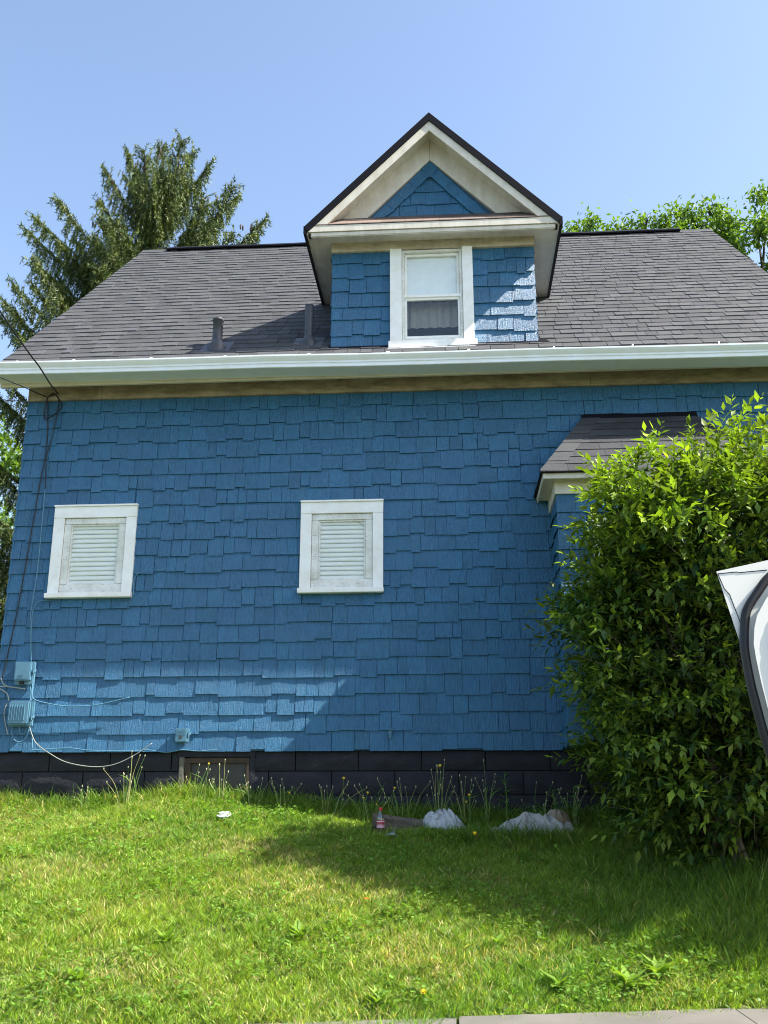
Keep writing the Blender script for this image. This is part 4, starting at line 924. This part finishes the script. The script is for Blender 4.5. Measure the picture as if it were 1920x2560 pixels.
H = (.058 + .020 * n1 + .022 * n2 + .030 * np.clip(n4, -.6, 1) + .018 * n5 + .17 * tall ** 1.4 + .04 * left) * RNG.uniform(.45, 1.35, N); H = np.clip(H, .015, .34)
Wd = RNG.uniform(.0034, .0085, N) * (1 + .25 * tall)
az = RNG.uniform(0, 2 * math.pi, N); lean = RNG.uniform(.15, 1.0, N) * (1 - .35 * np.clip(tall, 0, 1))
Dn = norm(np.c_[np.cos(az) * lean, np.sin(az) * lean, np.ones(N)]); az2 = az + RNG.normal(0, .6, N)
bend = np.c_[np.cos(az2), np.sin(az2), -np.full(N, .55)] * (H * RNG.uniform(.05, .65, N))[:, None]
az3 = RNG.uniform(0, 6.28, N); S = np.c_[np.cos(az3), np.sin(az3), np.zeros(N)]
g1, g2, straw = np.array([.285, .385, .055]), np.array([.105, .235, .028]), np.array([.56, .48, .22])
m = np.clip(.42 + .38 * n3 + .30 * n4 + .15 * n5 + RNG.normal(0, .22, N), 0, 1)[:, None]; C = g1 * (1 - m) + g2 * m
C = C * (1 - .5 * np.clip(tall, 0, 1)[:, None]) + np.array([.070, .165, .034]) * (.5 * np.clip(tall, 0, 1)[:, None])
patch = sum(np.exp(-((gx_ - a) ** 2 + ((gy_ - b) * 1.3) ** 2) / r ** 2) for a, b, r in ((-1.0, -2.2, .5), (-1.95, -3.6, .28), (-4.0, -.6, .6), (-1.6, -1.5, .35), (-2.6, -1.25, .3), (1.15, -3.2, .16), (.2, -1.7, .18), (-.3, -3.1, .35), (-2.9, -2.1, .4)))
H0 = H.copy()
dry = RNG.random(N) < (.40 * patch + .05 + .24 * np.clip(n1 - n2 * .5, 0, 1) + .25 * np.clip(-gx_ - 3.6, 0, 1) * np.clip(gy_ + 1.2, 0, 1)) * (1 - .8 * np.clip(tall, 0, 1)); C[dry] = straw * RNG.uniform(.6, 1.1, (dry.sum(), 1))
C *= np.exp(RNG.normal(0, .28, N))[:, None]
P = np.c_[gx_, gy_, ground_z(gx_, gy_) - .004]
V, T, C = blade_arrays(P, Dn, S, H, Wd, bend, C)
tag(link('grass', fast_mesh('grass', V, T, C, M['grass'])), 'green and straw coloured lawn grass on the bank', 'grass', kind='stuff')
# low clover and broadleaf ground cover
N = 34000; cx_ = RNG.uniform(-4.8, 3.2, N); cyy = RNG.uniform(-4.1, -.1, N); k = (lown(cx_, cyy, 3.1, 1.1) + .35 * np.clip((cx_ - .2), 0, 1) * (np.abs(cyy + 2.8) < .8)) > .12
cx_, cyy = cx_[k], cyy[k]; ok = cyy > edge_y(cx_) + .03; cx_, cyy = cx_[ok], cyy[ok]; N = len(cx_)
a = RNG.uniform(0, 6.28, N); D = np.c_[np.cos(a), np.sin(a), RNG.uniform(.0, .7, N)]; L = RNG.uniform(.018, .042, N)
V, T, C = leaf_arrays(np.c_[cx_, cyy, ground_z(cx_, cyy) + RNG.uniform(.03, .085, N)], D, norm(np.array([0, 0, 1.]) + RNG.normal(0, .3, (N, 3))), L, L * RNG.uniform(.5, .95, N), np.array([.15, .29, .04]) * RNG.uniform(.6, 1.3, (N, 1)), .1, .1)
tag(link('clover', fast_mesh('clover', V, T, C, M['grass'])), 'low clover and small broad leaves among the grass', 'clover', kind='stuff')

# ---------------------------------------------------------------- weeds, flowers, stalks
def weed_rosette(x, y, n, L0, lab):
    z = float(ground_z(x, y)); n = n * 2; a = np.arange(n) * 2.399 + random.random() * 6 + RNG.normal(0, .5, n); el = RNG.uniform(.25, 2.2, n)
    D = np.c_[np.cos(a), np.sin(a), el]; L = L0 * RNG.uniform(.4, .95, n); V, T, C = leaf_arrays(np.tile([x, y, z + .01], (n, 1)) + np.c_[RNG.normal(0, .012, n), RNG.normal(0, .012, n), np.zeros(n)], D, np.tile([0, 0, 1.], (n, 1)), L, L * .3, np.array([.22, .36, .055]) * RNG.uniform(.75, 1.2, (n, 1)), .15, .3)
    tag(link('broadleaf_weed', fast_mesh('broadleaf_weed', V, T, C, M['grass'])), lab, 'weed', 'broad leaved weeds in the lawn')
for x, y, n, L0, lab in ((-1.72, -3.2, 12, .16, 'dark leaved weed rosette in the left foreground of the lawn'), (-.95, -3.0, 11, .17, 'broad leaved weed rosette in the middle foreground of the lawn'), (.95, -3.28, 16, .19, 'lush weed clump near the sidewalk on the right'),
        (.55, -3.35, 12, .17, 'weed clump by the sidewalk left of the lush one'), (-.42, -3.7, 12, .15, 'weed clump at the lawn edge near bottom centre'), (1.15, -3.1, 12, .2, 'tall bladed weed clump at the right lawn edge'),
        (-2.5, -.95, 8, .12, 'pale weed rosette left of the white lid'), (-2.05, -3.75, 10, .13, 'weed at the bottom left corner of the lawn'), (.25, -2.9, 9, .13, 'weed rosette at the tip of the shrub shadow')): weed_rosette(x, y, n, L0, lab)
def flower(x, y, zt, r, lab, lean=.0):
    z = float(ground_z(x, y)); e = empty('yellow_flower', (x, y, z)); tag(e, lab, 'flower', 'yellow flowers by the house')
    t = Vector((x + lean, y, zt)); b = MB(); b.cur = (.10, .17, .04); b.tube(smooth_path([(x - lean * .4, y, z - .01), (x - lean * .1, y + .01, z + (zt - z) * .55), t], 4), .0024, 5); b.build('stem', M['petal'], e, True)
    b = MB(); n = 16
    for k in range(n):
        for lay in (0, 1):
            a = 2 * math.pi * (k + lay * .5) / n; rr = r * (1 - .35 * lay) * random.uniform(.85, 1.1); c, s = math.cos(a), math.sin(a); up = .35 + .5 * lay; b.cur = (.85, .56 + .06 * lay, .02); w = r * .16
            b.add([t, t + Vector((c * rr * .6 - s * w, -.3 * rr * .6 + s * rr * .45 + c * w * .5, rr * .6 * up + s * .35 * rr)), t + Vector((c * rr, -.35 * rr + s * rr * .6, rr * up * .8 + s * rr * .55)), t + Vector((c * rr * .6 + s * w, -.3 * rr * .6 + s * rr * .45 - c * w * .5, rr * .6 * up + s * .35 * rr))], [(0, 1, 2, 3)])
    b.build('petals', M['petal'], e)
    b = MB(); b.cur = (.14, .20, .05); b.lathe((t.x, t.y, t.z), [(.002, -.014), (r * .3, -.008), (r * .32, 0), (r * .2, .004)], 8); b.build('calyx', M['petal'], e, True)
FL = [(-.117, -.25, 1.442, .022, 'tallest yellow flower against the dark foundation'), (-1.004, -.25, 1.336, .021, 'yellow flower on a tall stem left of the bottle'), (-.803, -.25, 1.211, .018, 'upper of two yellow flowers just left of the bottle'),
      (-.815, -.27, 1.165, .015, 'lower of two yellow flowers just left of the bottle'), (-.558, -.25, 1.251, .018, 'yellow flower right above the bottle'), (.119, -.25, 1.131, .017, 'lower yellow flower between bag and cloth'),
      (.133, -.25, 1.19, .018, 'upper yellow flower between bag and cloth'), (-1.512, -.25, 1.213, .014, 'small yellow flower by the basement window end'), (-.67, -.3, 1.11, .014, 'low yellow flower beside the bottle cap'),
      (-2.247, -.25, 1.469, .014, 'yellow flower in front of the boarded basement window'), (-3.03, -.3, 1.18, .014, 'small orange yellow flower at the left end of the lawn edge')]
for f in FL: flower(*f, lean=random.uniform(-.03, .03))
flower(.155, -.95, float(ground_z(.155, -.95)) + .12, .026, 'yellow flower in the shaded grass below the cloth'); flower(-.19, -3.62, float(ground_z(-.19, -3.62)) + .05, .022, 'yellow flower in the sunlit grass near the sidewalk')
def stalks(x, y, n, h, spread, lab, seed=True, leafy=0.4):
    z = float(ground_z(x, y)); b = MB(); P = []
    for i in range(n):
        dx, dy = random.gauss(0, spread), random.uniform(-.06, .06); hh = h * random.uniform(.45, 1.1); ln = random.gauss(0, .12) * hh; cur = random.choice([(.17, .25, .06), (.11, .20, .04), (.30, .29, .12)]); b.cur = cur
        p = smooth_path([(x + dx * .3, y + dy, z - .01), (x + dx * .6 + ln * .3, y + dy, z + hh * .6), (x + dx + ln, y + dy, z + hh)], 4); b.tube(p, list(np.linspace(.0026, .0014, len(p))), 4)
        if seed: b.cur = (.42, .40, .24); q = p[-1]; b.tube([q, q + Vector((0, 0, .008)), q + Vector((0, 0, .018))], [.002, .0052, .002], 6)
        if random.random() < leafy:
            k = random.uniform(.2, .6); q = p[int(k * (len(p) - 1))]; P.append((tuple(q), (random.uniform(-1, 1), random.uniform(-.5, .5), .9)))
    
    o = b.build('grass_stalks', M['petal'], None); tag(o, lab, 'tall grass', 'tall stalks along the foundation')
    if P:
        A = np.array([p[0] for p in P]); D = np.array([p[1] for p in P]); L = RNG.uniform(.1, .2, len(P))
        lv = link('leaves', fast_mesh('leaves', *leaf_arrays(A, D, np.tile([0, -.4, 1.], (len(P), 1)), L, L * .09, np.array([.13, .25, .04]) * RNG.uniform(.7, 1.3, (len(P), 1)), .1, .45), M['grass']), o)
for x, y, n, h, s, lab in ((-2.98, -.2, 14, .44, .09, 'tall seeded stalks left of the boarded basement window'), (-3.4, -.15, 7, .20, .1, 'short stalks against the left foundation blocks'), (-2.35, -.2, 8, .30, .07, 'stalks in front of the left half of the basement window'), (-2.13, -.2, 9, .40, .06, 'tall stalks in the middle of the basement window'),
        (-1.82, -.2, 9, .28, .08, 'stalks at the right edge of the basement window'), (-1.55, -.2, 9, .26, .1, 'stalks right of the basement window'), (-1.15, -.2, 10, .26, .11, 'stalks below the middle of the wall'), (-.75, -.22, 10, .30, .12, 'stalks behind the bottle'),
        (-.45, -.22, 9, .36, .12, 'curving stalks behind the log'), (-.15, -.2, 16, .50, .08, 'dense tall stalks behind the white bag'), (.1, -.2, 9, .40, .1, 'tall stalks between the bag and the cloth'), (.28, -.2, 7, .50, .05, 'thin tall stalks left of the lance leaved weed'),
        (.75, -.2, 10, .34, .12, 'stalks behind the heap of cloth'), (1.0, -.3, 12, .40, .1, 'stalks at the foot of the big shrub')): stalks(x, y, n, h, s, lab)
def lance_weed(x, y, h, n, L0, lab):
    z = float(ground_z(x, y)); e = empty('leafy_weed', (x, y, z)); tag(e, lab, 'weed', 'leafy weeds at the foundation'); b = MB(); b.cur = (.12, .2, .05); b.tube([(x, y, z), (x + .01, y, z + h * .5), (x - .005, y, z + h)], [.005, .004, .002], 6); b.build('stem', M['petal'], e)
    k = np.arange(n); f = .25 + .75 * k / n; a = k * 2.4 + .5; D = np.c_[np.cos(a), np.sin(a) * .7 - .2, .75 - .3 * RNG.random(n)]; L = L0 * RNG.uniform(.75, 1.15, n) * (1.15 - .5 * f)
    link('leaves', fast_mesh('leaves', *leaf_arrays(np.c_[np.full(n, x), np.full(n, y), z + h * f], D, np.tile([0, -.1, 1.], (n, 1)), L, L * .24, np.array([.10, .21, .04]) * RNG.uniform(.8, 1.3, (n, 1)), .15, .4), M['leaf']), e)
lance_weed(.449, -.25, .46, 16, .16, 'tall lance leaved weed against the foundation right of the bag'); lance_weed(.86, -.35, .34, 16, .15, 'leafy weed behind the cloth heap'); lance_weed(1.02, -.5, .40, 18, .15, 'leafy weed between cloth and big shrub')
lance_weed(1.18, -.75, .3, 18, .13, 'sunlit low weed at the left foot of the big shrub'); lance_weed(1.28, -.95, .26, 16, .12, 'smaller sunlit weed under the big shrub')

# ---------------------------------------------------------------- litter in the grass
def on(x, y): return float(ground_z(x, y))
x, y = -.627, -.73; z = on(x, y) + .005
bt = empty('drink_bottle', (x, y, z)); tag(bt, 'cola bottle with red cap and red label standing in the grass', 'bottle')
b = MB(); b.cur = (.035, .012, .008); b.lathe((x, y, z), [(.0, .0), (.026, .0), (.032, .008), (.0325, .055), (.031, .062)], 20); b.build('cola', M['vcol'], bt, True)
b = MB(); b.lathe((x, y, z), [(.031, .06), (.0325, .066), (.0325, .128), (.033, .135), (.030, .155), (.020, .178), (.0135, .192), (.0125, .205)], 20); b.build('clear_body', M['cleancup'], bt, True)
b = MB(); b.cur = (.30, .03, .06); b.lathe((x, y, z), [(.0332, .06), (.0334, .062), (.0334, .122), (.0332, .124)], 20); lbl = b.build('label_sleeve', M['vcol'], bt, True)
for zz, c in ((.083, (.75, .6, .65)), (.112, (.75, .6, .65))):
    b = MB(); b.cur = c; b.lathe((x, y, z), [(.0337, zz), (.0339, zz + .001), (.0339, zz + .004), (.0337, zz + .005)], 20); b.build('label_stripe', M['vcol'], lbl)
b = MB(); b.cur = (.62, .4, .47); b.lathe((x, y, z), [(.0336, .064), (.0338, .065), (.0338, .078), (.0336, .079)], 20); b.build('label_band', M['vcol'], lbl)
b = MB(); b.cur = (.45, .015, .02); b.lathe((x, y, z), [(.0145, .198), (.0155, .2), (.0155, .222), (.014, .226), (0, .227)], 18); b.build('cap', M['vcol'], bt)
x, y = -.535, -.86; z = on(x, y) + .035
b = MB(); b.lathe((0, 0, 0), [(.030, .0), (.033, .03), (.037, .07), (.0385, .09), (.0375, .0905), (.035, .07), (.031, .03), (.0, .004)], 20)
R = Matrix.Rotation(math.radians(78), 3, 'Y') @ Matrix.Rotation(.3, 3, 'X'); b.v = [tuple(R @ Vector(v) + Vector((x - .03, y, z))) for v in b.v]; tag(b.build('plastic_cup', M['cleancup'], None, True), 'clear plastic cup lying beside the bottle', 'cup')
# weathered log
lg = MB(); n = 16; seg = 12; P0, P1 = Vector((-.70, -.60, on(-.70, -.60) + .085)), Vector((-.28, -.50, on(-.28, -.50) + .045)); vs = []
for i in range(n + 1):
    t = i / n; c = P0.lerp(P1, t); r0 = .075 - .028 * t
    for k in range(seg):
        a = 2 * math.pi * k / seg; r = r0 * (1 + .12 * math.sin(3 * a + 1) + .08 * math.sin(7 * a + i * .25) + random.uniform(-.03, .03)); vs.append(c + Vector((random.uniform(-.004, .004), math.cos(a) * r, math.sin(a) * r)))
lg.add(vs, [(i*seg+k, i*seg+(k+1) % seg, (i+1)*seg+(k+1) % seg, (i+1)*seg+k) for i in range(n) for k in range(seg)] + [tuple(range(seg)), tuple(range(n*seg, (n+1)*seg))])
lo_ = lg.build('log', M['log']); tag(lo_, 'split weathered grey log behind the bottle', 'log')
b = MB(); b.tube([(-.66, -.70, on(-.66, -.70) + .05), (-.5, -.67, on(-.5, -.67) + .045), (-.36, -.62, on(-.36, -.62) + .03)], [.022, .02, .012], 7); b.build('branch_stub', M['log'], lo_)
from mathutils import noise as MN
def crumple(name, lab, cat, cx, cy, rx, ry, h, mat, cur, nn=70, freq=2.2, seed=1, sink=.035, flat=False):
    """a heaped sheet with sharp folds, its rim settling into the grass"""
    off = Vector((seed * 3.7, seed * 1.9, seed * .77)); b = MB(); vs = []
    for j in range(nn + 1):
        for i in range(nn + 1):
            u, v = 2 * i / nn - 1, 2 * j / nn - 1; s_ = 1 / max(1, math.hypot(u, v) / max(abs(u), abs(v), 1e-6)); uu, vv = u * s_, v * s_
            w = MN.noise_vector(Vector((uu, vv, 0)) * freq * .6 + off) * .35
            q = Vector((uu * 1.5 + vv * .5 + w.x, vv * .55 + w.y, w.z)) * freq + off
            f = 1 - abs(MN.noise(q)) * 2.6; f = max(f, 0) ** 1.6; g = 1 - abs(MN.noise(q * 2.1 + Vector((5, 1, 2)))) * 2.4; g = max(g, 0) ** 1.4
            rr = math.hypot(uu, vv); e = max(0, 1 - rr ** 2.2) ** .85; rim = 1 + .16 * MN.noise(Vector((math.cos(math.atan2(vv, uu)) * 2, math.sin(math.atan2(vv, uu)) * 2, seed)))
            lat = MN.noise_vector(q * .9 + Vector((9, 3, 1)))
            X, Y = cx + uu * rx * rim + lat.x * .035, cy + vv * ry * rim + lat.y * .03
            vs.append((X, Y, on(X, Y) - sink + .05 + h * (e * (.55 + .30 * (MN.noise(q * .45) + .5)) + .27 * f * (.35 + .65 * e) + .12 * g)))
    b.cur = cur; b.add(vs, [(j*(nn+1)+i, j*(nn+1)+i+1, (j+1)*(nn+1)+i+1, (j+1)*(nn+1)+i) for j in range(nn) for i in range(nn)])
    o = b.build(name, mat, None, not flat); tag(o, lab, cat)
    md = o.modifiers.new('thickness', 'SOLIDIFY'); md.thickness = .003
    return o
crumple('plastic_bag', 'crumpled white plastic bag in the grass beside the log', 'bag', -.11, -.46, .18, .12, .15, M['plastic'], (1, 1, 1), 60, 2.9, 4)
cl_ = crumple('drop_cloth', 'crumpled off-white canvas cloth lying below the shrub', 'cloth', .67, -.57, .34, .19, .19, M['cloth'], (.38, .36, .33), 96, 2.0, 8)
t = crumple('tan_fold', '', '', .84, -.47, .17, .12, .20, M['cloth'], (.28, .22, .155), 40, 1.1, 15)
for k in ('label', 'category'):
    if k in t: del t[k]
t.parent = cl_; t['label'] = 'tan folded end of the cloth'
t2 = crumple('loose_corner', '', '', .38, -.60, .12, .06, .085, M['cloth'], (.34, .32, .29), 36, 2.4, 22); t2.parent = cl_
for k in ('label', 'category'):
    if k in t2: del t2[k]
x, y = -1.94, -.83; z = on(x, y) + .06
b = MB(); b.lathe((0, 0, 0), [(.0, .012), (.03, .012), (.034, .004), (.052, .003), (.060, .012), (.061, .004), (.055, -.004), (0, -.004)], 22); R = Matrix.Rotation(math.radians(22), 3, 'X'); b.v = [tuple(R @ Vector(v) + Vector((x, y, z))) for v in b.v]
tag(b.build('cup_lid', M['plastic'], None, True), 'round white plastic lid lying on the sunny grass', 'lid')
x, y = -.62, -2.45; A = np.array([[x, y, on(x, y) + .05]]); V, T, C = leaf_arrays(A, np.array([[.8, .3, .2]]), np.array([[0, -.3, 1.]]), np.array([.06]), np.array([.035]), np.array([[.42, .16, .03]]), .2, .2)
tag(link('fallen_leaf', fast_mesh('fallen_leaf', V, T, C, M['grass'])), 'orange brown fallen leaf on the sunny lawn', 'leaf')

# ---------------------------------------------------------------- open car door at the right edge
DYY = -8.2
door = empty('car_door', (.75, DYY, -.16)); tag(door, 'white open car door with black rubber seal at the right edge', 'car door')
outl = [(.347, 1.308), (.357, 1.262), (.367, 1.217), (.3715, 1.198), (.374, 1.168), (.380, 1.139), (.388, 1.087), (.401, 1.01), (.411, .93), (.412, .80), (.41, .55), (.43, .30), (.50, .20), (1.30, .17), (1.42, .25), (1.43, .85), (1.38, .96), (1.10, 1.20), (.92, 1.33), (.78, 1.355), (.60, 1.348), (.414, 1.322)]
win = [(.475, 1.0), (.462, 1.10), (.447, 1.20), (.455, 1.265), (.49, 1.292), (.60, 1.31), (.78, 1.315), (.90, 1.29), (1.06, 1.17), (1.24, 1.0)]
def ring_plate(o, w, y0, y1):
    """plate with a window hole, built as a grid-free triangulated ring"""
    bm = bmesh.new(); a = [bm.verts.new((p[0], y0, p[1])) for p in o]; c = [bm.verts.new((p[0], y0, p[1])) for p in w]
    ed = [bm.edges.new((a[i], a[(i + 1) % len(a)])) for i in range(len(a))] + [bm.edges.new((c[i], c[(i + 1) % len(c)])) for i in range(len(c))]
    bmesh.ops.triangle_fill(bm, use_beauty=True, use_dissolve=False, edges=ed)
    r = bmesh.ops.extrude_face_region(bm, geom=bm.faces[:]); 
    for v in r['geom']:
        if isinstance(v, bmesh.types.BMVert): v.co.y = y1; v.co.x = .95 + (v.co.x - .95) * (1 - .9 * (y1 - y0))
    return bm
m = MB(); m.bm(ring_plate(outl, win, DYY, DYY + .045)); m.build('frame', M['carpaint'], door)
seal = [(.60, 1.330), (.50, 1.326), (.44, 1.316), (.412, 1.298), (.396, 1.279), (.380, 1.256), (.3745, 1.234), (.3715, 1.21), (.372, 1.192), (.3745, 1.162), (.3795, 1.127), (.3855, 1.092), (.398, 1.03), (.41, .94), (.418, .8), (.418, .55), (.44, .33), (.51, .22), (1.29, .19), (1.40, .26), (1.41, .84), (1.36, .95), (1.09, 1.18), (.91, 1.31), (.78, 1.335), (.60, 1.330)]
b = MB(); b.tube(smooth_path([(p[0], DYY - .004, p[1]) for p in seal], 5), .0058, 10); b.build('weatherstrip', M['rubber'], door, True)
inner = [(.418, 1.287), (.402, 1.268), (.388, 1.246), (.383, 1.23), (.380, 1.21), (.381, 1.192), (.384, 1.162), (.389, 1.127), (.395, 1.092), (.407, 1.03), (.420, .94), (.428, .8), (.43, .56), (.452, .34), (.52, .235), (1.28, .205), (1.385, .27), (1.395, .83), (1.35, .94), (1.08, 1.165), (.905, 1.295), (.78, 1.32), (.60, 1.316), (.5, 1.312), (.445, 1.302)]
m = MB(); m.bm(ring_plate(inner, [((p[0] - .8) * .985 + .8, (p[1] - 1.15) * .97 + 1.15) for p in win], DYY - .016, DYY - .001)); ip = m.build('inner_panel', M['carpaint'], door)
b = MB(); b.tube(smooth_path([(p[0] + .022, DYY - .016, p[1] - .004) for p in inner[1:12]], 4), .003, 6); b.build('panel_crease', M['carpaint'], ip, True)
for g in ([(.3485, 1.305), (.373, 1.307), (.376, 1.306), (.412, 1.309)], [(.3485, 1.305), (.355, 1.285), (.361, 1.277), (.371, 1.239)]):
    b = MB(); b.tube([(p[0], DYY, p[1]) for p in g], .0007, 4); b.build('seam', M['rubber'], door)
b = MB(); bm = bmesh.new(); vv = [bm.verts.new((p[0], DYY + .02, p[1])) for p in win]; bm.faces.new(vv); b.bm(bm); b.build('glass', M['glass'], door)
b = MB(); b.bevbox(.60, 1.0, DYY - .045, DYY - .015, .72, .79, .012); b.build('armrest', M['rubber'], door)
b = MB(); b.bevbox(1.39, 1.50, DYY + .0, DYY + .03, .38, .46, .006); b.bevbox(1.39, 1.50, DYY + .0, DYY + .03, .72, .80, .006); b.build('hinges', M['pipe'], door)
